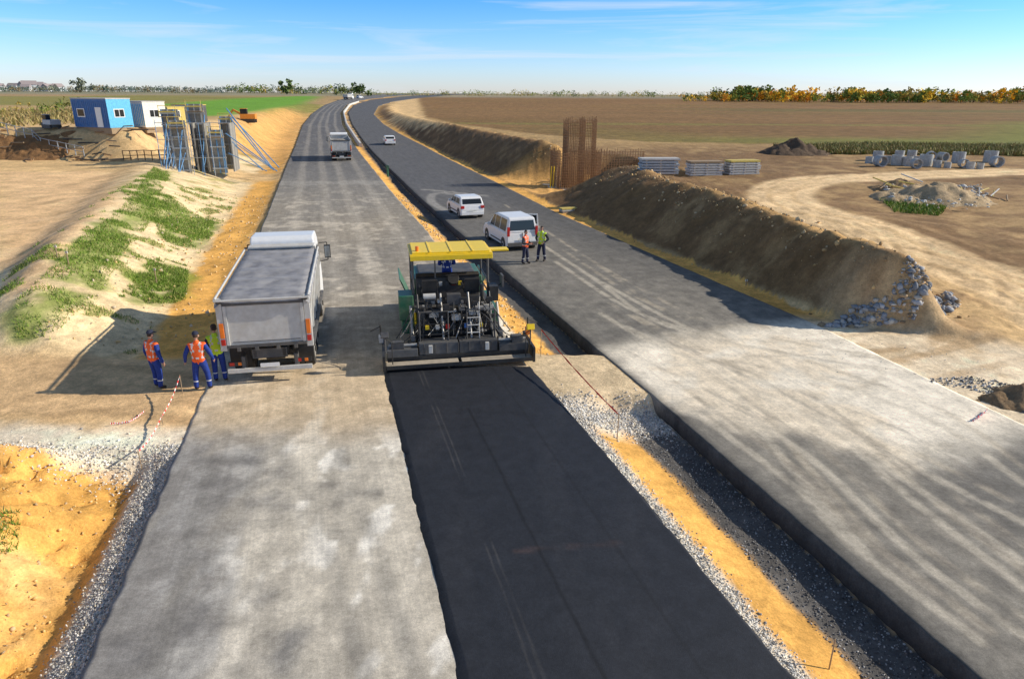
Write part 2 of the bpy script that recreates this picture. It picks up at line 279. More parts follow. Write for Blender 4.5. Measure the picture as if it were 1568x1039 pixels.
def colR(x,y):
    med=fbm(x,y,1.2,6,3); big=fbm(x,y*.3,4,5,22); fine=fbm(x,y,.35,3,2); w=(x-XM2(y))/(XR(y)-XM2(y)); n=x.size
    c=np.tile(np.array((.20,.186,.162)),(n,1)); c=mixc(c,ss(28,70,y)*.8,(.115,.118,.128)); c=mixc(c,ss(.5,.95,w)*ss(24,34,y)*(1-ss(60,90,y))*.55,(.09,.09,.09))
    c=mixc(c,ss(-.3,.6,big+.4*fine)*(1-ss(20,45,y))*.35,(.38,.34,.27))
    P=np.array([Wb(*q)[:2] for q in [(925,540),(1100,515),(1240,495),(1568,575),(1600,640),(1450,680),(1380,700),(1250,655),(1110,635),(1010,608)]])
    f=ss(-1.3,.7,sdp(x+med*1.1,y+med*1.1,P)); c=mixc(c,f*.96,(.96,.86,.69)); c=mixc(c,f*ss(.1,.4,big+.5*med+.2*fine)*.45,(.72,.57,.38))
    tr=[[(920,480),(1010,530),(1200,600),(1390,760),(1568,900)],[(960,500),(1080,560),(1260,650),(1568,860)],[(1020,600),(1200,730),(1300,830),(1500,980)],[(1090,600),(1240,700),(1400,850),(1620,1010)],
        [(900,420),(1050,500),(1200,540),(1400,570)],[(850,400),(980,480),(1150,520),(1300,520)],[(1340,712),(1390,700),(1450,682)],[(1150,600),(1330,680),(1568,800)],[(1200,560),(1420,640),(1568,740)],[(760,330),(900,420),(1000,490),(1150,530)],[(1100,560),(1190,690),(1330,850)],[(1290,560),(1350,570),(1300,610),(1230,600)]]
    c=mixc(c,tracks(x,y,tr,.17)*ss(-.5,.2,.3+.9*fine)*.5,(.68,.60,.47)); c=mixc(c,tracks(x,y,[[(q[0]+14,q[1]-16) for q in l] for l in tr],.16)*ss(-.4,.3,med+.4*fine)*.5,(.55,.47,.35))
    tr2=[[(q[0]+45,q[1]+8) for q in l] for l in tr[:5]]; c=mixc(c,tracks(x,y,tr2,.12)*.35*ss(-.3,.3,med),(.20,.18,.16))
    tr3=[[(q[0]-30,q[1]+22) for q in l] for l in tr[1:9]]; c=mixc(c,tracks(x,y,tr3,.1)*.35*ss(-.3,.3,med),(.30,.26,.21))
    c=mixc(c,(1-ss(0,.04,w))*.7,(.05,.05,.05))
    c=mixc(c,tracks(x,y,[[(720,300),(668,296),(662,310),(700,330)],[(745,300),(650,290)]],.5)*.5,(.48,.45,.40))
    return c*(1+.2*fine)[:,None]
rm=colmat('worn_asphalt',(2,9,30,80),.17,.5,.015,.9,bs=50,streak=.07)
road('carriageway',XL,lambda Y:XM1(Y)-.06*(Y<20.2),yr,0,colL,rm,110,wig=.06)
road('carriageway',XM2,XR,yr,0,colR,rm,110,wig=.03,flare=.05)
def xS(Y):
    a=Wb(716,1039);b=Wb(594,570); return a[0]+(Y-a[1])*(b[0]-a[0])/(b[1]-a[1])
def colS(x,y):
    med=fbm(x,y,1.2,4,3); w=(x-xS(y))/(XM1(y)-xS(y)); c=np.tile(np.array((.022,.024,.030)),(x.size,1))
    c=mixc(c,ss(.1,.6,fbm(x,y*.2,1,4,7))*.45,(.036,.037,.042))
    for k in (.205,.235): c=mixc(c,(1-ss(.001,.006,np.abs(w-k-.01*big_(y))))*.55*ss(-.3,.4,med),(.085,.08,.075))
    c=mixc(c,(1-ss(.002,.012,np.abs(w-.42-.01*med)))*.8*(y<17),(.010,.010,.011)); c=mixc(c,(1-ss(.002,.012,np.abs(w-.74)))*.5,(.012,.012,.013))
    P=np.array([Wb(*q)[:2] for q in [(790,848),(850,842),(950,836)]]); c=mixc(c,(1-ss(.02,.1,dl_(x,y,P)))*ss(0,.4,med+.2)*.45,(.10,.06,.05))
    return c
big_=lambda y:fbm(y*0,y,4,2,5)
y0s=20.15
road('fresh_asphalt_lane',xS,lambda Y:XM1(Y)+.04,np.arange(-15,y0s,.1),.07,colS,colmat('fresh_asphalt',(3,20,70),.22,.6,.012,.62,bs=90,spec=.35),140,.1,wig=.02,flare=.2)
# ---------- stones
ico=bmesh.new(); bmesh.ops.create_icosphere(ico,subdivisions=1,radius=1); IV=np.array([v.co[:] for v in ico.verts]); IF=np.array([[v.index for v in f.verts] for f in ico.faces]); ico.free()
def stones(name,XY,size,cols,z=None,sink=.25,flat=1.0):
    n=len(XY); X,Y=XY[:,0],XY[:,1]; Z=terr(X,Y) if z is None else z
    s=size if isinstance(size,np.ndarray) else rng.uniform(size[0],size[1],n)
    V=IV[None]*(1+rng.uniform(-.42,.3,(n,len(IV),1)))*s[:,None,None]*rng.uniform(.45,1.3,(n,1,3)); V[:,:,2]*=flat
    a=rng.uniform(0,6.28,n); ca,sa=np.cos(a)[:,None],np.sin(a)[:,None]; x=V[:,:,0]*ca-V[:,:,1]*sa; y=V[:,:,0]*sa+V[:,:,1]*ca
    V=np.stack([x+X[:,None],y+Y[:,None],V[:,:,2]+(Z+s*(.5-sink))[:,None]],2)
    F=IF[None]+(np.arange(n)*len(IV))[:,None,None]; cc=np.array(cols)[rng.integers(0,len(cols),n)]*rng.uniform(.7,1.25,(n,1))
    return npmesh(name,V.reshape(-1,3),F.reshape(-1,3),stm,np.repeat(cc,len(IV),0))
stm=colmat('stone',(8,),.15,.3,.02)
gw=[(.82,.79,.73),(.68,.65,.59),(.70,.61,.47),(.48,.47,.45)]; gb=[(.10,.10,.105),(.16,.16,.16),(.26,.25,.24)]
n=15000; y=6.5+rng.random(n)**1.6*8.5; w=np.abs(rng.normal(.26,.22,n)); stones('gravel_shoulder',np.stack([XL(y)-.03-w,y],1),.007+.022*rng.random(n)**2,gw+[gb[2]])
n=17000; y=6.5+rng.random(n)**1.4*13; y=y[(y<17.8)|(y>22)]; n=len(y); kk=rng.random(n)<.6
def med_st(name,m,y,cols): m=np.clip(m,.015,.99); stones(name,np.stack([XM1(y)+.03+(XM2(y)-XM1(y)-.08)*m,y],1),.007+.02*rng.random(len(y))**2,cols)
med_st('gravel_median',rng.normal(.09,.05,kk.sum()),y[kk],gw+[gw[0],gb[2]]); med_st('gravel_trench',rng.uniform(.52,1,(~kk).sum()),y[~kk],gb+[gw[3]])  # trench stones coloured dark to carry the shadow of the road edge
n=5000; y=rng.normal(17.2,.45,n); m=np.clip(rng.random(n),.03,.97); stones('crushed_stone',np.stack([XM1(y)+.1+(XM2(y)-XM1(y)-.15)*m,y],1),.01+.03*rng.random(n)**2,gw)
n=5000; y=rng.normal(14.3,.45,n); x=XL(y)-rng.uniform(.0,6,n); stones('crushed_stone',np.stack([x,y],1),.008+.03*rng.random(n)**3,gw)
p=poly([(1250,500),(1300,475),(1360,458),(1450,450),(1470,470),(1400,490),(1330,500)]); 
def scat(p,n):
    lo,hi=p.min(0),p.max(0); q=rng.uniform(lo,hi,(n,2)); return q[sdp(q[:,0],q[:,1],p)>0]
q=scat(p,12000); sz=.02+.17*rng.random(len(q))**6; stones('rubble_pile',q,sz,[(.26,.28,.31),(.42,.42,.43),(.52,.47,.40),(.36,.26,.16),(.22,.23,.25)],z=terr(q[:,0],q[:,1])+.22*np.clip(sdp(q[:,0],q[:,1],p),0,1)*(.5+.6*fbm(q[:,0],q[:,1],1,3,4)),flat=.8)
q=scat(poly([(1100,560),(1250,500),(1568,560),(1568,620),(1400,600)]),250); stones('scattered_stones',q,(.008,.022),gw,z=bz(q[:,1]))
q=scat(poly([(1400,585),(1500,600),(1620,660),(1620,600),(1480,575)]),3500); stones('crushed_stone',q,.01+.05*rng.random(len(q))**3,gw+gb)
n=2400; y=rng.uniform(25,75,n); cc=np.interp(y,CY,CX); x=XR(y)+cc+rng.normal(.8,1.3,n); stones('soil_clods',np.stack([x,y],1),.02+.12*rng.random(n)**6,[(.56,.38,.18),(.36,.24,.12),(.62,.47,.28)])
n=1800; y=rng.uniform(22,60,n); x=XL(y)-rng.uniform(.4,6,n); stones('soil_clods',np.stack([x,y],1),.015+.08*rng.random(n)**5,[(.70,.48,.22),(.66,.54,.38)])
n=1500; y=rng.uniform(22,60,n); m=rng.uniform(.05,.55,n); stones('soil_clods',np.stack([XM1(y)+(XM2(y)-XM1(y))*m,y],1),.015+.07*rng.random(n)**4,[(.72,.48,.18),(.66,.54,.38)])
n=2200; y=rng.uniform(7,14,n); x=XL(y)-rng.uniform(1,4.5,n); stones('soil_clods',np.stack([x,y],1),.006+.04*rng.random(n)**6,[(.74,.5,.2),(.62,.44,.24)])
# ---------- grass
def grass(name,XY,h,cols,sp=.02):
    n=len(XY); X,Y=XY.T; Z=terr(X,Y); a=rng.uniform(0,6.28,n); hh=rng.uniform(h[0],h[1],n); w=rng.uniform(.6,1.4,n)*sp; l=rng.normal(0,.5,(n,2))*hh[:,None]
    A=np.stack([X-np.cos(a)*w,Y-np.sin(a)*w,Z-.02],1);B=np.stack([X+np.cos(a)*w,Y+np.sin(a)*w,Z-.02],1);T=np.stack([X+l[:,0],Y+l[:,1],Z+hh],1)
    V=np.stack([A,B,T],1).reshape(-1,3); c=np.array(cols)[rng.integers(0,len(cols),n)]*rng.uniform(.7,1.3,(n,1))
    npmesh(name,V,np.arange(3*n).reshape(n,3),gm,np.repeat(c,3,0))
gm=colmat('grass_blades',(5,),.1,0,.01,.7)
gcol=[(.16,.28,.03),(.23,.35,.045),(.10,.19,.025),(.38,.38,.13)]
def dense(P,n):
    q=scat(P,n); k=fbm(q[:,0],q[:,1],1.3,4,6)+.5*fbm(q[:,0],q[:,1],.4,2,3); return q[k>-.25]
Q=np.vstack([dense(P_grass1,170000),dense(P_grass2,22000),dense(P_grass3,20000)]); grass('grass_bank',Q,(.04,.17),gcol,.018)
y=rng.uniform(22,58,60000); x=XL(y)-rng.uniform(3,10,60000); k=fbm(x,y,1.3,4,6); q=np.stack([x,y],1)[k>.2]; grass('grass_tufts',q,(.04,.15),gcol,.018)
q=scat(poly([(0,775),(30,780),(28,830),(0,850)]),1200); grass('weeds',q,(.03,.12),gcol,.012)
q=scat(poly([(1340,300),(1370,292),(1450,315),(1440,330),(1370,325)]),5000); grass('weeds',q,(.1,.3),gcol,.04)
q=scat(poly([(1180,226),(1330,222),(1700,228),(1700,243),(1500,238),(1250,236)]),30000); grass('tall_grass_strip',q,(.2,.7),[(.28,.26,.08),(.18,.2,.05),(.42,.34,.14),(.3,.2,.08)],.09)
q=scat(poly([(0,170),(120,168),(130,190),(0,200)]),9000); grass('tall_grass_strip',q,(.2,.8),[(.28,.2,.08),(.18,.17,.05),(.42,.33,.14)],.12)
# ---------- mesh builder
class MB:
    def __init__(s): s.v=[];s.f=[];s.m=[];s.mats=[]
    def mi(s,m):
        if m not in s.mats: s.mats.append(m)
        return s.mats.index(m)
    def poly(s,vs,fs,m):
        b=len(s.v); s.v+= [tuple(v) for v in vs]; k=s.mi(m)
        for f in fs: s.f.append([b+i for i in f]); s.m.append(k)
    def box(s,x0,x1,y0,y1,z0,z1,m,rot=None,taper=None):
        vs=[Vector(p) for p in [(x0,y0,z0),(x1,y0,z0),(x1,y1,z0),(x0,y1,z0),(x0,y0,z1),(x1,y0,z1),(x1,y1,z1),(x0,y1,z1)]]
        c=Vector(((x0+x1)/2,(y0+y1)/2,(z0+z1)/2))
        if taper:
            for v in vs[4:]: v.x=c.x+(v.x-c.x)*taper[0]; v.y=c.y+(v.y-c.y)*taper[1]
        if rot:
            M=Matrix.Rotation(rot[1],3,rot[0]); vs=[M@(v-c)+c for v in vs]
        s.poly(vs,[(0,3,2,1),(4,5,6,7),(0,1,5,4),(1,2,6,5),(2,3,7,6),(3,0,4,7)],m)
    def tube(s,p0,p1,r,m,seg=8,r1=None,cap=True):
        p0,p1=Vector(p0),Vector(p1); d=(p1-p0); 
        if d.length<1e-6: return
        d.normalize(); a=d.orthogonal().normalized(); b=d.cross(a); r1=r if r1 is None else r1
        vs=[p0+(a*math.cos(t)+b*math.sin(t))*r for t in [6.28318*i/seg for i in range(seg)]]+[p1+(a*math.cos(t)+b*math.sin(t))*r1 for t in [6.28318*i/seg for i in range(seg)]]
        fs=[(i,(i+1)%seg,seg+(i+1)%seg,seg+i) for i in range(seg)]
        if cap: fs+=[tuple(range(seg-1,-1,-1)),tuple(range(seg,2*seg))]
        s.poly(vs,fs,m)
    def path(s,pts,r,m,seg=6):
        for a,b in zip(pts[:-1],pts[1:]): s.tube(a,b,r,m,seg)
    def hose(s,p0,p1,sag,r,m,n=6):
        p0,p1=Vector(p0),Vector(p1); pts=[p0.lerp(p1,i/n)+Vector((0,0,-sag*4*(i/n)*(1-i/n))) for i in range(n+1)]; s.path(pts,r,m,6)
    def prism(s,outline,x0,x1,m,tf=None):
        n=len(outline); vs=[(x0,y,z) for y,z in outline]+[(x1,y,z) for y,z in outline]
        if tf: vs=[tf(*v) for v in vs]
        s.poly(vs,[tuple(range(n-1,-1,-1)),tuple(range(n,2*n))]+[(i,(i+1)%n,n+(i+1)%n,n+i) for i in range(n)],m)
    def wheel(s,x,y,r,w,tm,hm,side=1):
        s.tube((x-w/2,y,r),(x+w/2,y,r),r,tm,22); xo=x+side*w/2
        s.tube((xo,y,r),(xo+side*.012,y,r),r*.58,hm,16); s.tube((xo,y,r),(xo+side*.05,y,r),r*.2,tm,10)
    def done(s,name,parent=None,bevel=0,smooth=False):
        me=bpy.data.meshes.new(name); me.from_pydata(s.v,[],s.f)
        for m in s.mats: me.materials.append(m)
        me.polygons.foreach_set('material_index',s.m); 
        bm=bmesh.new(); bm.from_mesh(me); bmesh.ops.recalc_face_normals(bm,faces=bm.faces); bm.to_mesh(me); bm.free(); me.update()
        o=bpy.data.objects.new(name,me); scene.collection.objects.link(o)
        if parent: o.parent=parent
        if bevel:
            b=o.modifiers.new('b','BEVEL'); b.width=bevel; b.segments=2; b.limit_method='ANGLE'; b.angle_limit=R(35)
        if smooth:
            for p_ in me.polygons: p_.use_smooth=True
        return o
def empty(name,loc,rz=0,sc=1):
    e=bpy.data.objects.new(name,None); scene.collection.objects.link(e); e.location=loc; e.rotation_euler=(0,0,rz); e.scale=(sc,)*3; return e
tyre=mat('rubber',(.025,.024,.023),.85,dirt=.6,dcol=(.2,.17,.13)); hub=mat('hub_steel',(.4,.39,.37),.5,.3,dirt=.4)
white=mat('white_paint',(.82,.82,.81),.3,var=.04); glass=mat('window_glass',(.02,.025,.03),.08,var=.05); black=mat('black_steel',(.022,.022,.023),.5,dirt=.35,dcol=(.16,.14,.11))
dgrey=mat('dark_grey_steel',(.07,.07,.072),.55,dirt=.5,dcol=(.25,.22,.18)); lgrey=mat('grey_dusty_paint',(.56,.55,.52),.6,var=.1,dirt=.5,dcol=(.44,.39,.31),bump=.1)
yellow=mat('yellow_paint',(.95,.66,.02),.4,var=.05,dirt=.2,dcol=(.65,.5,.2)); greenp=mat('green_paint',(.02,.14,.075),.4,var=.1,dirt=.3); redp=mat('red_lamp',(.5,.02,.015),.3); orangep=mat('orange_lamp',(.85,.20,.02),.35)
bluep=mat('blue_paint',(.03,.13,.42),.45,dirt=.2); tarp=mat('tarpaulin',(.26,.26,.28),.75,var=.3,scale=2.2,bump=.6,dirt=.6,dcol=(.46,.43,.38))
# ---------- dump trucks
def dump_truck(loc,rz,covered=True,name='dump_truck'):
    e=empty(name,loc,rz)
    b=MB()
    for x in (-.42,.42): b.box(x-.05,x+.05,.25,7.6,.75,1.0,dgrey)
    b.box(-.5,.5,.25,.4,.72,1.02,dgrey); b.box(-1.0,1.0,1.6,1.72,.5,.62,black); b.box(-1.0,1.0,2.95,3.07,.5,.62,black)
    b.tube((-.9,1.45,.5),(.9,1.45,.5),.13,dgrey,12); b.tube((-.28,1.45,.5),(.28,1.45,.5),.25,dgrey,12); b.tube((-.9,2.8,.5),(.9,2.8,.5),.13,dgrey,12)
    b.box(-1.2,1.2,.02,.12,.38,.5,lgrey)
    for x in (-.75,.75): b.box(x-.05,x+.05,.12,.5,.42,.85,dgrey)
    for x in (-.95,.95): b.box(x-.24,x+.24,.14,.2,.56,.7,black); b.box(x-.2,x-.06,.128,.138,.58,.68,redp); b.box(x+.04,x+.14,.128,.138,.58,.68,orangep)
    b.box(-.27,.27,.0,.015,.53,.65,white)
    for x in (-.45,0,.45): b.box(x-.1,x+.1,.35,.6,.78,1.1,black)
    b.hose((-.4,.5,1.0),(.4,.5,.95),.2,.03,black); b.hose((-.7,.7,1.0),(.1,.6,.8),.15,.025,black)
    b.tube((-.15,2.0,.9),(-.15,4.5,1.1),.11,lgrey,10)
    b.box(1.0,1.15,3.9,4.8,.45,1.0,dgrey); b.box(-1.2,-.6,3.9,5.0,.4,1.0,dgrey)
    b.done('chassis',e,.012)
    w=MB()
    for y in (1.45,2.8):
        for s in (-1,1):
            w.wheel(s*1.06,y,.5,.28,tyre,hub,s); w.wheel(s*.74,y,.5,.28,tyre,hub,s)
    for s in (-1,1): w.wheel(s*1.05,6.6,.5,.3,tyre,hub,s)
    w.done('wheels',e,.02)
    w=MB()
    for s in (-1,1):
        w.box(s*.62 if s>0 else -1.22,1.22 if s>0 else -.62,.72,.75,.35,1.02,black)
        w.box(min(s*.6,s*1.23),max(s*.6,s*1.23),.75,3.4,1.03,1.06,black)
    w.done('mudguards',e)
    b=MB(); zt=2.62; zf=2.78
    b.box(-1.15,1.15,.2,6.0,1.1,1.2,lgrey)
    for s in (-1,1):
        b.poly([(s*1.17,.12,1.13),(s*1.25,.12,zt),(s*1.25,6.0,zf),(s*1.17,6.0,1.13),(s*1.11,.12,1.13),(s*1.19,.12,zt),(s*1.19,6.0,zf),(s*1.11,6.0,1.13)],[(0,1,2,3),(7,6,5,4),(0,4,5,1),(1,5,6,2),(2,6,7,3),(3,7,4,0)],lgrey)
        for k in range(7):
            y=.7+k*.85; b.poly([(s*1.19,y,1.15),(s*1.27,y,zt-.02),(s*1.27,y+.09,zt-.02),(s*1.19,y+.09,1.15),(s*1.24,y,1.2),(s*1.31,y,zt-.06),(s*1.31,y+.09,zt-.06),(s*1.24,y+.09,1.2)],[(0,1,2,3),(7,6,5,4),(0,4,5,1),(1,5,6,2),(2,6,7,3),(3,7,4,0)],lgrey)
        b.box(min(s*1.2,s*1.33),max(s*1.2,s*1.33),.1,6.0,1.06,1.18,dgrey)
        b.box(min(s*1.12,s*1.3),max(s*1.12,s*1.3),.0,.16,1.1,zt+.05,lgrey)
        b.box(min(s*1.14,s*1.26),max(s*1.14,s*1.26),-.03,.0,1.5,1.95,orangep); b.box(min(s*1.14,s*1.26),max(s*1.14,s*1.26),-.03,.0,1.28,1.46,redp)
    b.box(-1.19,1.19,5.95,6.05,1.15,zf+.1,lgrey); b.box(-1.15,1.15,5.8,6.3,zf+.1,zf+.16,lgrey)
    b.done('tipper_body',e,.012)
    t=MB(); t.box(-1.1,1.1,.03,.09,1.22,zt-.05,lgrey)
    t.box(-1.11,1.11,-.02,.03,zt-.16,zt-.02,dgrey); t.box(-1.11,1.11,-.02,.03,1.18,1.27,dgrey)
    for s in (-1,1): t.box(min(s*1.02,s*1.11),max(s*1.02,s*1.11),-.015,.03,1.27,zt-.16,lgrey)
    for x in (-.8,-.3,.3,.8): t.box(x-.05,x+.05,-.05,.02,1.08,1.2,dgrey)
    t.box(-.95,.95,.018,.03,1.34,1.36,dgrey)
    for s in (-1,1): t.tube((s*1.1,-.06,zt-.02),(s*1.25,-.06,zt-.02),.05,black,8)
    t.done('tailgate',e,.01)
    if covered:
        nx,ny=16,60; V=[];Fc=[]
        for j in range(ny+1):
            for i in range(nx+1):
                x=-1.3+2.6*i/nx; y=-.06+5.9*j/ny; k=1-abs(x/1.3)**2.2; z=zt+.06+(zf-zt)*j/ny+.03*k-.07*k*(1-abs(math.sin(j/ny*math.pi*5)))+random.uniform(-.01,.01)
                if i in(0,nx): z-=.16; x*=1.01
                if j==0: z-=.1
                V.append((x,y,z))
        for j in range(ny):
            for i in range(nx): a=j*(nx+1)+i; Fc.append((a,a+1,a+nx+2,a+nx+1))
        t=MB(); t.poly(V,Fc,tarp); o=t.done('tarpaulin',e,0,True)
        t=MB()
        for x in (-1.28,1.28): t.tube((x,-.05,zt+.06),(x,5.9,zf+.06),.035,lgrey,8)
        t.tube((-1.3,-.09,zt+.02),(1.3,-.09,zt+.02),.035,lgrey,8); t.done('tarp_rails',e)
    else:
        V=[];Fc=[];nx,ny=10,20
        for j in range(ny+1):
            for i in range(nx+1):
                x=-1.1+2.2*i/nx;y=.15+5.75*j/ny; V.append((x,y,2.2+.35*math.sin(j/ny*3.1)*(1-(x/1.15)**2)+random.uniform(-.05,.05)))
        for j in range(ny):
            for i in range(nx): a=j*(nx+1)+i; Fc.append((a,a+1,a+nx+2,a+nx+1))
        t=MB(); t.poly(V,Fc,mat('load_gravel',(.25,.23,.2),.9,bump=.5)); t.done('gravel_load',e)
    c=MB(); out=[(6.25,.85),(6.25,3.05),(6.4,3.2),(7.6,3.15),(7.95,2.85),(8.2,1.9),(8.25,1.0),(8.15,.55),(7.2,.55),(7.1,.9)]
    c.prism(out,-1.2,1.2,white,lambda x,y,z:(x*(1 if z<2 else 1-.06*(z-2)),y,z))
    c.done('cab',e,.05)
    c=MB(); c.box(-.9,.9,6.235,6.245,2.1,2.65,glass)
    for s in (-1,1):
        c.poly([(s*1.215,6.7,1.9),(s*1.215,7.85,1.9),(s*1.175,7.65,2.65),(s*1.175,6.7,2.65)],[(0,1,2,3)],glass)
        c.path([(s*1.2,7.9,2.6),(s*1.5,7.95,2.6),(s*1.5,7.95,1.9),(s*1.22,7.9,1.85)],.02,black); c.box(s*1.5-.12,s*1.5+.12,7.9,7.98,1.98,2.5,black); c.box(s*1.5-.1,s*1.5+.1,7.885,7.895,2.02,2.46,mat('mirror',(.5,.55,.6),.1,.8))
    c.poly([(-1.05,8.0,2.68),(1.05,8.0,2.68),(1.1,8.235,1.85),(-1.1,8.235,1.85)],[(0,1,2,3)],glass)
    c.done('cab_windows_mirrors',e); return e
p=Wb(417,586)
dump_truck((p[0],p[1],0),R(12.3),True)
p=Wb(524,247); dump_truck((p[0],p[1],.0),R(15.5),False)
p=Wb(529,153); dump_truck((p[0],p[1],p[2]),R(-10),False)
# ---------- cars
def car(name,loc,rz,kind='hatch',door=False):
    e=empty(name,loc,rz); b=MB()
    if kind=='van':
        L=4.4;out=[(0.03,.3),(0,.55),(.04,1.0),(3.35,1.02),(4.05,.92),(4.32,.72),(4.38,.45),(4.3,.25),(.15,.25)]; W_=.9
        gh=[(.04,1.0),(.14,1.78),(.35,1.83),(2.2,1.83),(2.55,1.72),(3.4,1.02)]
    else:
        L=3.9;out=[(0.03,.3),(0,.6),(.05,.92),(2.95,.94),(3.6,.82),(3.82,.65),(3.86,.4),(3.8,.22),(.12,.22)]; W_=.84
        gh=[(.05,.92),(.35,1.4),(.6,1.47),(1.9,1.45),(2.2,1.36),(3.0,.94)]
    b.prism(out,-W_,W_,white); tb=lambda x,y,z:(x*(1-.17*(z-out[2][1])/.8),y,z)
    b.prism(gh,-W_+.01,W_-.01,white,tb); b.done('body',e,.045)
    g=MB(); zt=gh[1][1]; zb=out[2][1]
    def sx(z): return (W_-.01)*(1-.17*(z-zb)/.8)+.006
    y0,z0=gh[0];y1,z1=gh[1]; f=lambda t:(y0+(y1-y0)*t-.008,z0+(z1-z0)*t)
    a=f(.18);c=f(.86); g.poly([(-sx(a[1])+.12,a[0],a[1]),(sx(a[1])-.12,a[0],a[1]),(sx(c[1])-.1,c[0],c[1]),(-sx(c[1])+.1,c[0],c[1])],[(0,1,2,3)],glass)
    y0,z0=gh[-1];y1,z1=gh[-2]; a=(y0+(y1-y0)*.08+.01,z0+(z1-z0)*.08+.01);c=(y0+(y1-y0)*.93+.01,z0+(z1-z0)*.93+.01); g.poly([(-sx(a[1])+.08,a[0],a[1]),(sx(a[1])-.08,a[0],a[1]),(sx(c[1])-.08,c[0],c[1]),(-sx(c[1])+.08,c[0],c[1])],[(0,1,2,3)],glass)
    zc=zb+.07; zd=gh[2][1]-.13; ye=gh[-1][0]
    for s in (-1,1):
        segs=[(.35 if kind=='van' else .45,1.35),(1.42,2.25 if kind=='van' else 2.0)]
        for (ya,yb) in segs: 
            k=.12 if (kind!='van' and ya<1) else .02
            g.poly([(s*sx(zc),ya,zc),(s*sx(zc),yb,zc),(s*sx(zd),yb-.02,zd),(s*sx(zd),ya+k,zd)],[(0,1,2,3)],glass)
        g.poly([(s*sx(zc),segs[1][1]+.06,zc),(s*sx(zc),ye-.3,zc),(s*sx(zd),gh[-2][0]-.02,zd),(s*sx(zd),segs[1][1]+.06,zd)],[(0,1,2,3)],glass)
    g.done('windows',e)
    d=MB()
    for s in (-1,1):
        if kind=='van': d.box(min(s*.76,s*.895),max(s*.76,s*.895),-.03,.05,.85,1.35,redp)
        else: d.box(min(s*.6,s*.845),max(s*.6,s*.845),-.025,.06,.72,.9,redp)
        d.box(s*(W_+.1)-.1,s*(W_+.1)+.1,ye-.5,ye-.42,zb,zb+.16,white)
        d.box(min(s*W_,s*(W_+.015)),max(s*W_,s*(W_+.015)),.9,2.9,.38,.46,dgrey)
        for y in (.7,L-.75): d.tube((s*(W_-.2),y,.33),(s*(W_+.004),y,.33),.38,black,22)
    d.box(-W_+.04,W_-.04,-.05,.06,.28,.48,dgrey if kind=='van' else white); d.box(-.26,.26,-.058,-.05,.52 if kind!='van' else .62,.63 if kind!='van' else .73,mat('plate',(.7,.7,.65),.5))
    if kind=='van': d.box(-.012,.012,-.012,.03,.5,1.0,dgrey)
    d.done('lamps_bumper_trim',e,.012)
    w=MB()
    for s in (-1,1):
        for y in (.7,L-.75): w.wheel(s*(W_-.09),y,.31,.2,tyre,hub,s)
    w.done('wheels',e,.015)
    if door:
        q=MB(); a=R(62); ox,oy=W_,2.45; dx,dy=math.sin(a),-math.cos(a)
        def P(t,z,o=0): return (ox+dx*t+o*dy,oy+dy*t-o*dx,z)
        q.poly([P(0,.4),P(.95,.4),P(.95,1.05),P(.9,1.65),P(.25,1.65),P(0,1.05),P(0,.4,.06),P(.95,.4,.06),P(.95,1.05,.06),P(.9,1.65,.06),P(.25,1.65,.06),P(0,1.05,.06)],[(0,1,2,3,4,5),(11,10,9,8,7,6),(0,6,7,1),(1,7,8,2),(2,8,9,3),(3,9,10,4),(4,10,11,5),(5,11,6,0)],white)
        q.poly([P(.08,1.08,-.006),P(.88,1.08,-.006),P(.84,1.58,-.006),P(.3,1.58,-.006)],[(0,1,2,3)],glass); q.poly([P(.08,1.08,.066),P(.88,1.08,.066),P(.84,1.58,.066),P(.3,1.58,.066)],[(0,1,2,3)],glass); q.done('open_door',e)
    return e
p=Wb(800,384); car('white_van',(p[0],p[1],0),R(20),'van',True)
p=Wb(724,335); car('white_hatchback_car',(p[0],p[1],0),R(20))
p=Wb(598,222.5); car('white_hatchback_car',(p[0],p[1],p[2]),R(16))
p=Wb(548,151); car('white_van',(p[0],p[1],p[2]),R(-20),'van')
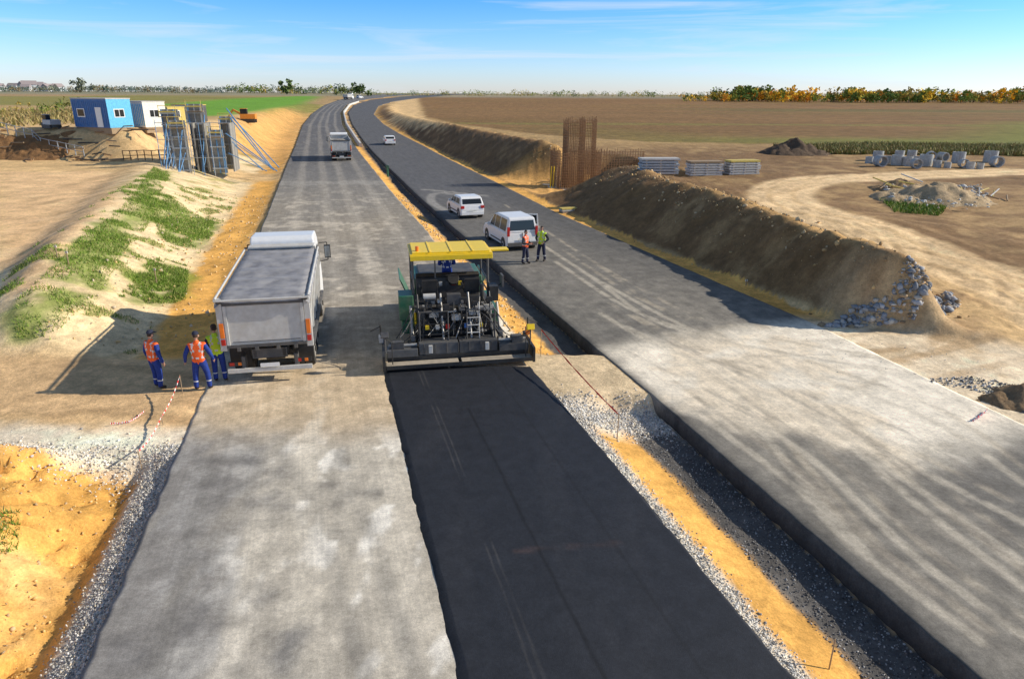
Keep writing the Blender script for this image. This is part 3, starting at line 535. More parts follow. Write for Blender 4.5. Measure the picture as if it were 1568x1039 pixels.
# ---------- paver
def paver(loc,rz):
    e=empty('asphalt_paver',loc,rz); stl=mat('screed_steel',(.13,.13,.13),.5,.3,dirt=.5,dcol=(.26,.23,.2)); tread=mat('dusty_walkway',(.42,.36,.28),.85,dirt=.6)
    s=MB(); s.box(-2.25,2.25,.0,.45,.13,.42,black); s.box(-1.25,-.02,.02,.5,.42,.80,stl); s.box(.02,1.25,.02,.5,.42,.80,dgrey); s.box(-2.25,-1.3,-.08,.38,.42,.66,stl); s.box(1.3,2.25,-.08,.38,.42,.66,dgrey)
    for x in np.arange(-1.1,1.2,.36): s.box(x-.015,x+.015,-.0,.02,.45,.78,dgrey)
    s.box(-2.3,-.05,-.42,-.06,.24,.28,tread); s.box(.05,2.3,-.42,-.06,.24,.28,tread); s.box(-2.3,2.3,-.45,-.42,.16,.29,black)
    for sg in (-1,1):
        s.box(sg*2.36-.04,sg*2.36+.04,-.45,1.25,.12,.62,black); s.box(sg*1.9-.18,sg*1.9+.18,.0,.3,.66,.86,dgrey); s.box(sg*.9-.06,sg*.9+.06,-.1,0,.5,.75,lgrey)
        s.tube((sg*1.3,.2,.72),(sg*2.2,.2,.72),.05,hub,8)
    s.done('screed',e,.015)
    a=MB()
    a.tube((-2.2,.85,.42),(2.2,.85,.42),.06,dgrey,8)
    for k in range(30):
        x=-2.15+k*.148; a.tube((x,.85,.42),(x+.03,.85,.42),.2,dgrey,12)
    a.box(-1.3,1.3,.95,1.1,.2,1.1,black); a.done('auger',e)
    t=MB()
    for sg in (-1,1):
        t.box(sg*1.0-.17,sg*1.0+.17,1.5,4.9,.06,.62,black); t.tube((sg*1.0-.17,1.5,.34),(sg*1.0+.17,1.5,.34),.3,black,16); t.tube((sg*1.0-.17,4.9,.34),(sg*1.0+.17,4.9,.34),.3,black,16)
        t.box(sg*1.42-.07,sg*1.42+.07,.35,4.0,.75,.95,stl); t.tube((sg*1.42,.5,.85),(sg*1.42,1.2,1.7),.05,hub,8)
    t.done('crawler_tracks_tow_arms',e,.02)
    b=MB(); b.box(-1.25,1.25,1.2,5.0,.65,1.5,greenp); b.box(-1.22,1.22,1.1,1.2,.8,1.55,black); b.box(-1.3,1.3,1.05,2.9,1.5,1.58,dgrey)
    b.box(-1.2,1.2,2.95,4.9,1.5,2.15,greenp); b.box(-1.0,1.0,3.0,4.8,2.15,2.22,dgrey)
    b.box(-1.78,-1.3,1.5,2.3,1.1,1.95,greenp); b.box(-1.72,-1.3,1.3,3.6,.7,1.1,greenp); b.box(1.28,1.5,1.4,3.6,.7,1.45,greenp); b.box(-1.3,-1.24,1.1,2.9,1.0,1.5,yellow)
    b.done('tractor_body',e,.06)
    h=MB()
    for sg in (-1,1): h.poly([(sg*1.25,5.0,.6),(sg*1.25,6.9,.6),(sg*1.65,6.9,1.6),(sg*1.65,5.0,1.6),(sg*1.2,5.0,.6),(sg*1.2,6.9,.6),(sg*1.6,6.9,1.6),(sg*1.6,5.0,1.6)],[(0,1,2,3),(7,6,5,4),(0,4,5,1),(1,5,6,2),(2,6,7,3),(3,7,4,0)],greenp)
    h.box(-1.25,1.25,5.0,6.9,.5,.6,black); h.box(-1.2,1.2,6.9,7.1,.3,.6,greenp); h.box(-1.1,1.1,5.1,6.7,.6,.95,mat('hot_mix',(.02,.02,.02),.8,bump=.5))
    h.done('hopper',e,.02)
    c=MB()
    c.box(-1.35,1.35,1.55,3.35,3.2,3.3,yellow); c.box(-1.27,1.27,1.63,3.27,3.3,3.35,yellow); c.box(1.35,2.0,2.15,2.55,3.19,3.25,yellow); c.box(-1.35,1.35,1.5,1.55,3.1,3.26,yellow)
    for x in (-.7,0,.7): c.box(x-.03,x+.03,1.6,3.3,3.35,3.37,yellow)
    c.tube((-1.1,1.9,3.35),(-1.1,1.9,3.5),.06,orangep,10)
    c.done('canopy_roof',e,.03)
    p=MB()
    for x in (-1.28,1.2):
        for y in (1.65,3.25): p.tube((x,y,1.55),(x,y,3.2),.04,dgrey,8)
        p.tube((x,1.65,2.35),(x,3.25,2.35),.025,black,6); p.tube((x,1.65,1.95),(x,3.25,1.95),.025,black,6)
    p.tube((-1.28,3.25,2.9),(1.2,3.25,2.9),.02,black,6); p.tube((-.55,1.65,1.55),(-.55,1.65,3.2),.025,dgrey,6)
    p.done('canopy_posts_rails',e)
    o=MB()
    for x in (-.75,.65):
        o.box(x-.26,x+.26,1.55,2.05,1.95,2.06,black); o.box(x-.25,x+.25,1.5,1.6,2.0,2.45,black,('X',R(8))); o.box(x-.15,x+.15,1.65,1.95,1.58,1.95,dgrey)
        o.box(x-.33,x-.27,1.6,2.0,2.15,2.22,black); o.box(x+.27,x+.33,1.6,2.0,2.15,2.22,black)
    o.box(-1.15,1.0,2.35,2.6,1.58,2.35,dgrey); o.box(-1.15,1.0,2.25,2.45,2.35,2.43,black,('X',R(20)))
    for x in np.arange(-1.0,.9,.22): o.box(x-.06,x+.06,2.2,2.22,2.05,2.2,random.choice([yellow,redp,lgrey,bluep,dgrey]))
    o.tube((.1,2.2,2.3),(.1,2.35,2.2),.2,black,16)
    o.done('operator_station',e,.02)
    k=MB()
    cols=[black,dgrey,black,stl,lgrey,black,hub]
    for i in range(60):
        x=random.uniform(-1.2,1.2); y=random.uniform(.5,1.2); z=random.uniform(.8,1.9); w=random.uniform(.03,.17); hh=random.uniform(.04,.2)
        k.box(x-w,x+w,y,y+.15,z,z+hh,random.choice(cols))
    for x,m in ((-.95,yellow),(-.3,redp),(.3,bluep),(-.62,lgrey),(.78,yellow)): k.box(x-.06,x+.06,.45,.5,1.1,1.24,m)
    for i in range(60):
        x=random.uniform(-1.3,1.3); k.hose((x,random.uniform(.6,1.3),random.uniform(1.3,2.0)),(x+random.uniform(-.7,.7),random.uniform(.1,.7),random.uniform(.7,1.2)),random.uniform(-.15,.3),random.uniform(.01,.022),random.choice([black,black,dgrey,hub]))
    for x in (-1.2,-.45,.45,1.15): k.tube((x,.3,.8),(x,1.1,2.1),.035,hub if abs(x)<1 else black,8)
    k.path([(-1.2,.25,.8),(-1.2,.25,1.75),(-.3,.25,1.75),(-.3,.25,.8)],.022,dgrey); k.path([(.3,.25,.8),(.3,.25,1.75),(1.2,.25,1.75),(1.2,.25,.8)],.022,dgrey)
    for z in (1.0,1.25,1.5): k.tube((.3,.25,z),(.7,.25,z),.02,lgrey,6)
    k.path([(.7,.25,.6),(.7,.3,2.0)],.02,lgrey)
    for z in (1.0,1.35): k.tube((-1.2,.25,z),(-.3,.25,z),.018,black,6)
    k.tube((.95,1.3,1.5),(.95,1.3,2.3),.07,black,10); k.box(1.2,1.5,1.3,1.8,1.7,2.2,black); k.box(1.65,1.72,1.5,1.9,2.1,2.5,dgrey); k.tube((1.5,1.6,2.1),(1.68,1.7,2.2),.02,black)
    k.tube((-1.0,1.15,2.0),(-.6,1.15,2.0),.1,lgrey,10); k.box(-.25,.2,.9,1.15,1.75,2.1,dgrey); k.box(.35,.8,1.0,1.2,1.7,2.0,black)
    k.done('rear_machinery_hoses',e,.006)
    f=MB()
    for sg in (-1,1):
        f.tube((sg*2.3,-.1,.6),(sg*2.3,-.1,1.25),.025,dgrey,6); f.box(sg*2.3-.12,sg*2.3+.12,-.18,.0,1.1,1.28,dgrey if sg<0 else yellow,('X',R(-25))); f.path([(sg*2.1,-.35,.3),(sg*2.1,-.35,1.0),(sg*1.7,-.35,1.0)],.018,black)
        f.tube((sg*2.42,.9,.6),(sg*2.42,.9,1.2),.025,black,6); f.box(sg*2.42-.07,sg*2.42+.07,.8,1.0,.62,.85,lgrey if sg<0 else orangep)
        f.tube((sg*2.42,.9,1.15),(sg*2.75,.9,1.0),.02,black,6); f.hose((sg*2.3,-.1,1.1),(sg*1.4,.5,1.0),.25,.014,black)
    f.done('side_control_consoles',e,.006)
    return e
a=Wb(593,562);b_=Wb(810,560); pc=(a+b_)/2
PV=paver((pc[0]+.02,20.2+.15,.0),R(11.0))
# ---------- people
skin=mat('skin',(.48,.27,.19),.6,var=.05); navy=mat('blue_workwear',(.012,.04,.24),.85,var=.25,scale=14,bump=.3); dnavy=mat('dark_trousers',(.02,.025,.06),.85,var=.2,scale=14)
hiO=mat('orange_vest',(.95,.13,.015),.7,var=.08,scale=12,bump=.2); hiY=mat('yellow_vest',(.62,.85,.03),.7,var=.08,scale=12,bump=.2); refl=mat('reflective_band',(.62,.63,.63),.4); boot=mat('boots',(.03,.022,.018),.8); hair=mat('hair',(.05,.03,.02),.9); greyj=mat('dark_jacket',(.04,.045,.05),.85)
def person(name,loc,rz,vest,pants,sleeve,hat,arms=((-.27,-.05,1.12,-.25,.08,.88),(.27,-.05,1.12,.25,.08,.88)),legs=((-.12,.03),(.12,-.03)),lean=0,sc=1,turn=0,seated=False,legband=True):
    e=empty(name,loc,rz,sc); V=[];E=[];Rd=[];T=[]
    def v(p,r): V.append(Vector(p)); Rd.append(r if isinstance(r,tuple) else (r,r)); return len(V)-1
    def ed(a,b,t): E.append((a,b)); T.append((a,b,t))
    l=lean
    pel=v((0,0,.95),(.17,.13)); ab=v((0,l*.3,1.12),(.17,.13)); ch=v((0,l*.7,1.33),(.195,.14)); ut=v((0,l*.95,1.46),(.12,.095)); nk=v((0,l,1.53),.062); hb=v((0,l+.01,1.60),.055)
    ed(pel,ab,'v');ed(ab,ch,'v');ed(ch,ut,'v');ed(ut,nk,'s');ed(nk,hb,'s')
    for i,s in enumerate((-1,1)):
        fx,fy=legs[i]
        hp=v((s*.10,0,.88),(.115,.115)); kn=v((fx*1.02,fy*.5+.03,.49),.085); an=v((fx*1.1,fy-.02,.10),.07); to=v((fx*1.2,fy+.17,.045),.045)
        ed(pel,hp,'p');ed(hp,kn,'p');ed(kn,an,'p');ed(an,to,'b')
        ax=arms[i]; sh=v((s*.20,l*.9,1.42),.082); el=v(ax[:3],.064); wr=v(ax[3:],.042)
        ed(ch,sh,'v');ed(sh,el,'a');ed(el,wr,'a')
        d=(V[wr]-V[el]).normalized(); pm=v(V[wr]+d*.07,(.036,.024)); ed(wr,pm,'h'); side=d.cross(Vector((1,0,0)))
        if side.length<.2: side=Vector((0,1,0))
        side.normalize(); inn=d.cross(side)*(1 if s>0 else 1)
        for q in range(4):
            k1=v(V[pm]+d*.035+side*(q-1.5)*.019,.0095); k2=v(V[k1]+d*(.032+.006*(q in(1,2)))+inn*.012,.0085); k3=v(V[k2]+d*.022+inn*.018,.0075); ed(pm,k1,'h');ed(k1,k2,'h');ed(k2,k3,'h')
        t1=v(V[wr]+d*.035+side*.035,.011); t2=v(V[t1]+d*.03+side*.02,.0095); ed(wr,t1,'h');ed(t1,t2,'h')
    me=bpy.data.meshes.new('body'); me.from_pydata(V,E,[]); o=bpy.data.objects.new('body',me); scene.collection.objects.link(o)
    sk=o.modifiers.new('s','SKIN'); sk.use_smooth_shade=True
    for i,r in enumerate(Rd): me.skin_vertices[0].data[i].radius=r
    me.skin_vertices[0].data[0].use_root=True
    su=o.modifiers.new('u','SUBSURF'); su.levels=2; su.render_levels=2
    dg=bpy.context.evaluated_depsgraph_get(); nm=bpy.data.meshes.new_from_object(o.evaluated_get(dg)); bpy.data.objects.remove(o)
    o=bpy.data.objects.new('body',nm); scene.collection.objects.link(o); o.parent=e
    nm.materials.clear(); ml=[vest,refl,pants,sleeve,skin,boot]; [nm.materials.append(m) for m in ml]
    for p_ in nm.polygons:
        c=p_.center; bd=9;bt='v'
        for a,b,t in T:
            A,B=V[a],V[b]; u=B-A; k=max(0,min(1,(c-A).dot(u)/u.length_squared)); r=(Rd[a][0]*(1-k)+Rd[b][0]*k); dd=(c-(A+u*k)).length-r
            if dd<bd: bd=dd;bt=t
        k={'v':0,'p':2,'a':3,'h':4,'s':4,'b':5}[bt]
        if bt=='v' and (1.04<c.z<1.08 or 1.20<c.z<1.24): k=1
        if bt=='v' and c.z<.9: k=2
        if bt=='v' and c.z>1.24 and abs(abs(c.x)-.1)<.02: k=1
        if bt=='p' and legband and .28<c.z<.33: k=1
        if bt=='p' and c.z<.13: k=5
        p_.material_index=k; p_.use_smooth=True
    bm=bmesh.new(); bmesh.ops.create_uvsphere(bm,u_segments=20,v_segments=16,radius=1)
    for q in bm.verts:
        x,y,z=q.co; jaw=1-.28*max(0,-z); q.co=Vector((x*.076*jaw,y*.095*(1-.12*max(0,-z))+ (.012 if y>0 and z<-.3 else 0),z*.118))
        if abs(x)<.22 and y>.6 and -.35<z<.05: q.co.y+=.016
    hm=bpy.data.meshes.new('head'); bm.to_mesh(hm); bm.free(); hm.materials.append(skin); hm.materials.append(hair); 
    for p_ in hm.polygons:
        p_.use_smooth=True; c=p_.center
        if c.z>.055 or (c.y<-.01 and c.z>-.04): p_.material_index=1
    ho=bpy.data.objects.new('head',hm); scene.collection.objects.link(ho); ho.parent=e; ho.location=(0,l+.02,1.685); ho.rotation_euler=(-.1,0,turn)
    fb=MB()
    for s in (-1,1): fb.box(s*.03-.012,s*.03+.012,.083,.09,.005,.016,boot); fb.tube((s*.074,0,-.005),(s*.086,-.008,-.005),.028,skin,8)
    fb.box(-.022,.022,.082,.092,-.058,-.05,redp)
    if hat:
        n=16; rings=[(.098,.045),(.098,.06),(.088,.1),(.06,.132),(.0,.145)]; vs=[];fs=[]
        for r,z in rings:
            for i in range(n): t=6.2832*i/n; vs.append((math.cos(t)*r*.88,math.sin(t)*r*1.1,z))
        for j in range(4):
            for i in range(n): fs.append((j*n+i,j*n+(i+1)%n,(j+1)*n+(i+1)%n,(j+1)*n+i))
        fb.poly(vs,fs,hat); fb.box(-.07,.07,.09,.165,.045,.055,hat)
    fo=fb.done('face_and_cap',None); fo.parent=ho
    return e
darkcap=mat('knit_cap',(.02,.025,.05),.9)
hip=((-.36,-.06,1.15,-.2,.12,1.02),(.36,-.06,1.15,.2,.12,1.02)); out_=((-.34,-.03,1.14,-.40,.08,.90),(.34,-.03,1.14,.36,.12,.92))
frontL=((-.29,.02,1.13,-.13,.28,1.12),(.29,.02,1.13,.13,.28,1.12)); down=((-.28,-.03,1.13,-.28,.06,.87),(.28,-.03,1.13,.28,.06,.87))
p=Wb(244,594); person('road_worker',(p[0],p[1],G(p[0],p[1])),R(-25),hiO,navy,navy,darkcap,down,((-.11,.04),(.11,-.02)))
p=Wb(312,596); person('road_worker',(p[0],p[1],G(p[0],p[1])),R(10),hiO,navy,navy,darkcap,out_,((-.16,.0),(.17,.02)))
p=Wb(339,583); person('road_worker',(p[0],p[1],G(p[0],p[1])),R(20),hiY,navy,dnavy,hair,frontL)
p=Wb(804,404); person('road_worker',(p[0],p[1],.0),R(-120),hiO,dnavy,greyj,None,frontL,((-.12,.08),(.12,-.08)),sc=.97)
p=Wb(829,400); person('road_worker',(p[0],p[1],.0),R(150),hiY,dnavy,greyj,None,hip,((-.12,-.1),(.13,.14)),sc=1.03)
M=Matrix.Translation(Vector(PV.location))@Matrix.Rotation(PV.rotation_euler.z,4,'Z')
q=M@Vector((-.05,2.78,1.6)); person('paver_operator',(q.x,q.y,1.58),R(15),navy,navy,navy,yellow,frontL,sc=.95)
# ---------- tape / stakes
red=mat('tape_red',(.75,.03,.03),.5); wht=mat('tape_white',(.85,.85,.85),.5); wood=mat('stake_wood',(.35,.25,.15),.8)
def tape(name,pts,sag=.12,poles=True,w=.06,n=34,redonly=False):
    e=empty(name,pts[0]); b=MB(); o=Vector(pts[0])
    for a,c in zip(pts[:-1],pts[1:]):
        a,c=Vector(a)-o,Vector(c)-o; pr=None
        for i in range(n+1):
            t=i/n; q=a.lerp(c,t)+Vector((0,0,-sag*4*t*(1-t))); th=w*(.4+.6*abs(math.sin(i*.7)))
            if pr is not None: b.poly([pr[0],q-Vector((0,.01*math.sin(i),th/2)),q+Vector((0,.02*math.sin(i),th/2)),pr[1]],[(0,1,2,3)],red if (redonly or (i//2)%2) else wht)
            pr=(q-Vector((0,.01*math.sin(i),th/2)),q+Vector((0,.02*math.sin(i),th/2)))
    b.done('tape',e)
    if poles:
        b=MB()
        for q in pts:
            q=Vector(q); g=G(q.x,q.y); b.tube((q.x-o.x,q.y-o.y,g-.1-o.z),(q.x-o.x,q.y-o.y,q.z-o.z+.03),.012,wood,6)
        b.done('stakes',e)
def gp(u,v,h=0): p=W(u,v); return (p[0],p[1],G(p[0],p[1])+h)
tape('barrier_tape',[gp(217,716,.5),gp(250,650,.25),gp(280,602,.55)],.1,w=.05)
tape('barrier_tape',[gp(170,652,.08),gp(200,647,.05),gp(222,634,.1)],.02,False,.05)
a=gp(945,672,.75); b_=gp(828,545,.9); tape('barrier_tape',[a,(b_[0],b_[1],.9)],.08,w=.065,redonly=True)
tape('barrier_tape',[gp(1465,660,.05),(gp(1492,660)[0],gp(1492,660)[1],.12),gp(1510,632,.1)],.02,False,.09)
st=empty('survey_stakes',(0,0,0)); b=MB(); cap=mat('stake_cap',(.85,.85,.8),.6)
for u,v,h in [(1270,1020,.6),(240,432,.7),(105,402,.6),(88,392,.6),(1142,437,.3),(775,372,.5)]:
    x,y,z=gp(u,v); b.tube((x,y,z-.1),(x,y,z+h),.012 if v>900 else .025,wood,6); b.box(x-.05,x+.05,y-.01,y+.01,z+h-.1,z+h,cap) if v<500 else None
b.done('stakes',st)
mp=empty('marker_post',gp(594,272)); b=MB(); b.tube((0,0,-.1),(0,0,1),.1,greenp,10); b.box(-.18,.18,-.05,.05,.9,1.2,greenp); b.done('post',mp)
ys_=np.arange(115,330,2.0); b=MB(); conc=mat('concrete',(.62,.60,.55),.85,var=.12,bump=.2)
cb=empty('concrete_kerb_barrier',(0,0,0))
for ya,yb in zip(ys_[:-1],ys_[1:]):
    xa=float(XM1(ya))*.55+float(XM2(ya))*.45; xb=float(XM1(yb))*.55+float(XM2(yb))*.45; za,zb=float(bz(ya)),float(bz(yb))
    b.poly([(xa-.3,ya,za-.2),(xa+.3,ya,za-.2),(xa+.15,ya,za+.45),(xa-.15,ya,za+.45),(xb-.3,yb,zb-.2),(xb+.3,yb,zb-.2),(xb+.15,yb,zb+.45),(xb-.15,yb,zb+.45)],[(0,1,2,3),(3,2,6,7),(0,3,7,4),(1,5,6,2)],conc)
b.done('barrier',cb)
# ---------- abutment formwork
fpan=mat('formwork_panel',(.30,.29,.26),.8,var=.2,dirt=.4,bump=.2); ply=mat('yellow_formply',(.65,.5,.12),.7,dirt=.3); bprop=mat('blue_prop',(.10,.28,.52),.5,dirt=.3); steelg=mat('galvanised',(.42,.44,.45),.5,.4)
p=W(306,262); az=G(p[0],p[1]); e=empty('bridge_abutment_formwork',(p[0],p[1],az-.1),R(12),.92)
b=MB()
def fpanel(b,x0,x1,y,h,z0=0):
    b.box(x0,x1,y,y+.12,z0,h,fpan)
    for x in np.arange(x0,x1+.01,.6): b.box(x-.05,x+.05,y-.14,y-.002,z0,h,random.choice([steelg,bprop,steelg]))
    for z in np.arange(z0+.5,h,1.1): b.box(x0-.1,x1+.1,y-.28,y-.142,z-.07,z+.07,steelg)
    b.box(x0-.1,x1+.1,y-1.0,y-.1,h-.75,h-.69,wood)
    for x in (x0,x1): b.tube((x,y-.95,h-.75),(x,y-.95,h+.4),.03,ply,6)
    b.tube((x0,y-.95,h+.35),(x1,y-.95,h+.35),.03,ply,6); b.box(x0,x1,y-1.0,y-.96,h-.3,h-.15,ply)
fpanel(b,-2.9,-1.3,0,6.4); fpanel(b,-.6,.9,1.5,6.9); fpanel(b,1.7,3.0,-1.0,4.4); fpanel(b,-1.6,-.2,-2.5,5.4); fpanel(b,2.2,3.4,3,5.6)
for x in (-2.9,.9,3.4,-.2): b.box(x,x+.14,.13,3.5,0,5.0,fpan)
b.done('panels',e)
b=MB()
for x,y,h in [(-2.5,-.3,5),(-1.6,-.3,5),(1.0,1.2,5.8),(3.2,-.5,4),(3.4,.5,6.5),(3.4,2.0,5.5),(3.4,3.4,5.5),(-.5,-2.8,4.5),(-1.7,-2.8,4.5)]:
    if x>3: b.tube((x,y,h),(x+random.uniform(3.2,5),y-1.5,.2),.06,bprop,8); b.tube((x,y,h*.5),(x+random.uniform(2.8,4),y-1.2,.2),.045,bprop,8)
    else: b.tube((x,y,h),(x-.5,y-2.2,0.1),.06,bprop,8); b.tube((x,y,h*.5),(x-.5,y-2.1,.1),.045,bprop,8)
for k in range(7): x=-2.8+k; b.tube((x,-3.4,0),(x,-3.4,5.5-.3*(k%3)),.035,steelg if k%2 else bprop,6)
for z in (1.8,3.6,5.2): b.tube((-2.8,-3.4,z),(3.2,-3.4,z),.03,steelg,6)
b.done('props_scaffold',e)
# ---------- rebar pier
rust=mat('rusty_rebar',(.34,.19,.09),.85,var=.25); p=(5.9,66.4); g0=G(p[0],p[1]); e=empty('pier_rebar_cage',(p[0],p[1],g0-.1),R(14)); b=MB()
def cage(x0,x1,y0,y1,z0,z1,sp=.17,r=.03):
    for x in np.arange(x0,x1+.01,sp):
        for y in (y0,y1): b.tube((x,y,z0),(x,y,z1+random.uniform(-.25,.25)),r,rust,4,cap=False)
    for y in np.arange(y0+sp,y1,sp):
        for x in (x0,x1): b.tube((x,y,z0),(x,y,z1+random.uniform(-.25,.25)),r,rust,4,cap=False)
    for z in np.arange(z0+.2,z1-.1,.24):
        for y in (y0,y1): b.tube((x0,y,z),(x1,y,z),r*.8,rust,4,cap=False)
        for x in (x0,x1): b.tube((x,y0,z),(x,y1,z),r*.8,rust,4,cap=False)
cage(-.8,.75,-.2,1.5,0,6.3); cage(.95,2.1,.2,1.6,0,6.4); cage(-1.8,2.3,-.9,2.2,0,3.6,.2); cage(2.4,8.2,2.5,3.1,1.0,3.3,.28,.024)
b.done('rebar',e)
b=MB()
for k in range(5): x=-2.6+k*.32; b.tube((x,-.5+.2*k,0),(x+.1,-.5+.2*k,2.2),.05,yellow if k<2 else wood,6)
b.box(-2.2,8.5,-1.2,3.4,-.2,.12,conc); b.done('footing_posts',e)
# ---------- stacks, pipes, debris
p1=[(1007,268),(1077,268),(1134,267)]
for i,(u,v) in enumerate(p1):
    x,y,z=gp(u,v); e=empty('concrete_slab_stack',(x,y,z-.03),R(5+4*i)); b=MB()
    for k in range(6):
        z0=k*.2; m=[mat('painted_slab',(.36,.42,.47),.7,dirt=.4),conc,lgrey][i]; w=1.4+random.uniform(-.08,.08); b.box(-w,w,-.6,.6+random.uniform(-.1,.1),z0+.05,z0+.2,m if k<5 else [lgrey,wood,ply][i])
        for xx in (-1.1,0,1.1): b.box(xx-.06,xx+.06,-.62,.62,z0,z0+.05,wood)
    b.done('slabs',e,.01)
x,y,z=gp(866,325); e=empty('timber_pallet_stack',(x+.3,y,z),R(20)); b=MB()
for k in range(3): b.box(-.7,.7,-.4+.1*k,.4,.12*k,.12*k+.09,[wood,lgrey,ply][k])
b.done('boards',e)
e=empty('concrete_pipe_group',(0,0,0)); b=MB(); 
def ring(b,x,y,z,r,h,m):
    n=20; vs=[];
    for rr,zz in ((r,0),(r,h),(r*.82,h),(r*.82,0)): vs+=[(x+math.cos(6.2832*i/n)*rr,y+math.sin(6.2832*i/n)*rr,z+zz) for i in range(n)]
    b.poly(vs,[(j*n+i,j*n+(i+1)%n,((j+1)%4)*n+(i+1)%n,((j+1)%4)*n+i) for j in range(4) for i in range(n)],m)
pconc=mat('pipe_concrete',(.42,.43,.42),.85,var=.2,dirt=.3)
for u,v,s in [(1343,246,1),(1358,251,.8),(1372,253,1.0),(1388,254,.9),(1402,250,.75),(1416,254,1.15),(1434,256,.7),(1466,249,1.15),(1450,257,.6),(1485,258,.7),(1515,248,1.2),(1500,258,.6),(1330,250,.7),(1376,243,.9),(1395,242,.9)]:
    x,y,z=gp(u,v); ring(b,x,y,z-.05,.5*s,.95*s,pconc)
for u,v,s_ in [(1351,256,1),(1404,259,.9),(1425,247,1.0),(1447,247,.9),(1476,257,.8),(1528,256,1)]:
    x,y,z=gp(u,v); n=20; r=.5*s_; hh=.9*s_; a0=random.uniform(-.5,.5); vs=[]
    for rr,yy in ((r,0),(r,hh),(r*.8,hh),(r*.8,0)): vs+=[(x+math.cos(6.2832*i/n)*rr*math.cos(a0)-yy*math.sin(a0),y+math.cos(6.2832*i/n)*rr*math.sin(a0)+yy*math.cos(a0),z+r+math.sin(6.2832*i/n)*rr) for i in range(n)]
    b.poly(vs,[(j*n+i,j*n+(i+1)%n,((j+1)%4)*n+(i+1)%n,((j+1)%4)*n+i) for j in range(4) for i in range(n)],pconc)
b.done('pipes',e)
def mound(name,u,v,rx,ry,h,m,rz=0):
    x0,y0,z0=gp(u,v); n=50; V=[]
    for j in range(n):
        for i in range(n):
            a=(i/(n-1)*2-1);c=(j/(n-1)*2-1); X=x0+a*rx;Y=y0+c*ry; d=math.sqrt(a*a+c*c); V.append((X,Y,a,c,d))
    V=np.array(V); k=np.clip(1-V[:,4]-.15*fbm(V[:,0],V[:,1],1.5,3,1),0,1); zz=terr(V[:,0],V[:,1])-.08+h*k**.8*(1+.6*fbm(V[:,0],V[:,1],1.0,4,7))+ .14*fbm(V[:,0],V[:,1],.4,3)*(k>0)
    nz=np.stack([V[:,0],V[:,1],zz],1); c=np.tile(np.array(m),(len(nz),1)); return npmesh(name,nz,gridfaces(n,n),earthm,c)
earthm=colmat('loose_earth',(2,15),.25,.9,.08)
mound('soil_heap',1425,305,4.2,3.0,1.2,(.50,.37,.22)); mound('soil_heap',1380,290,2.5,1.5,.7,(.36,.24,.13)); mound('soil_heap',1215,235,4,2.5,1.3,(.13,.09,.06)); mound('soil_heap',1570,612,1.5,1.0,.6,(.30,.2,.11)); mound('soil_heap',50,236,4,2,1.0,(.26,.14,.06))
q=scat(poly([(1350,290),(1500,290),(1520,325),(1440,330),(1360,310)]),500); stones('broken_concrete',q,.04+.2*rng.random(len(q))**3,[(.7,.68,.62),(.5,.42,.3),(.55,.55,.53)],z=terr(q[:,0],q[:,1])+.35,flat=.7)
b=MB(); e=empty('timber_debris',gp(1430,300)); o=Vector(e.location)
for i in range(26):
    x=random.uniform(-4,4);y=random.uniform(-2.5,2.5);a=random.uniform(0,3.14);l=random.uniform(.5,1.6); z=G(o.x+x,o.y+y)-o.z+.7*max(0,1-abs(x)/4); b.tube((x,y,z),(x+math.cos(a)*l,y+math.sin(a)*l,z+random.uniform(.05,.5)),.05,random.choice([wood,conc,ply]),5)
b.done('timber',e)
b=MB(); e=empty('timber_debris',gp(60,240)); o=Vector(e.location)
for i in range(50):
    x=random.uniform(-9,9);y=random.uniform(-2,3);a=random.gauss(0,.4);l=random.uniform(1,3.5); z=G(o.x+x,o.y+y)-o.z+random.uniform(0,.25); b.tube((x,y,z),(x+math.cos(a)*l,y+math.sin(a)*l,z+random.uniform(-.1,.25)),.06,random.choice([wood,rust,black]),5)
b.done('timber',e)
e=empty('timber_site_fence',(0,0,0)); b=MB(); pr=None
for u in range(0,131,13):
    x,y,z=gp(u,213+u*.22-10*(u<60)); b.tube((x,y,z),(x,y,z+1.1),.05,steelg,6)
    if pr is not None:
        for h in (.55,1.05): b.tube((pr[0],pr[1],pr[2]+h),(x,y,z+h),.04,steelg,6)
    pr=(x,y,z)
b.done('rails',e)
e=empty('timber_site_fence',(0,0,0)); b=MB(); pr=None
for u in range(190,270,11):
    x,y,z=gp(u,246); b.tube((x,y,z),(x,y,z+1.0),.05,rust,6)
    if pr is not None:
        for h in (.5,.95): b.tube((pr[0],pr[1],pr[2]+h),(x,y,z+h),.04,rust,6)
    pr=(x,y,z)
b.done('rails',e)
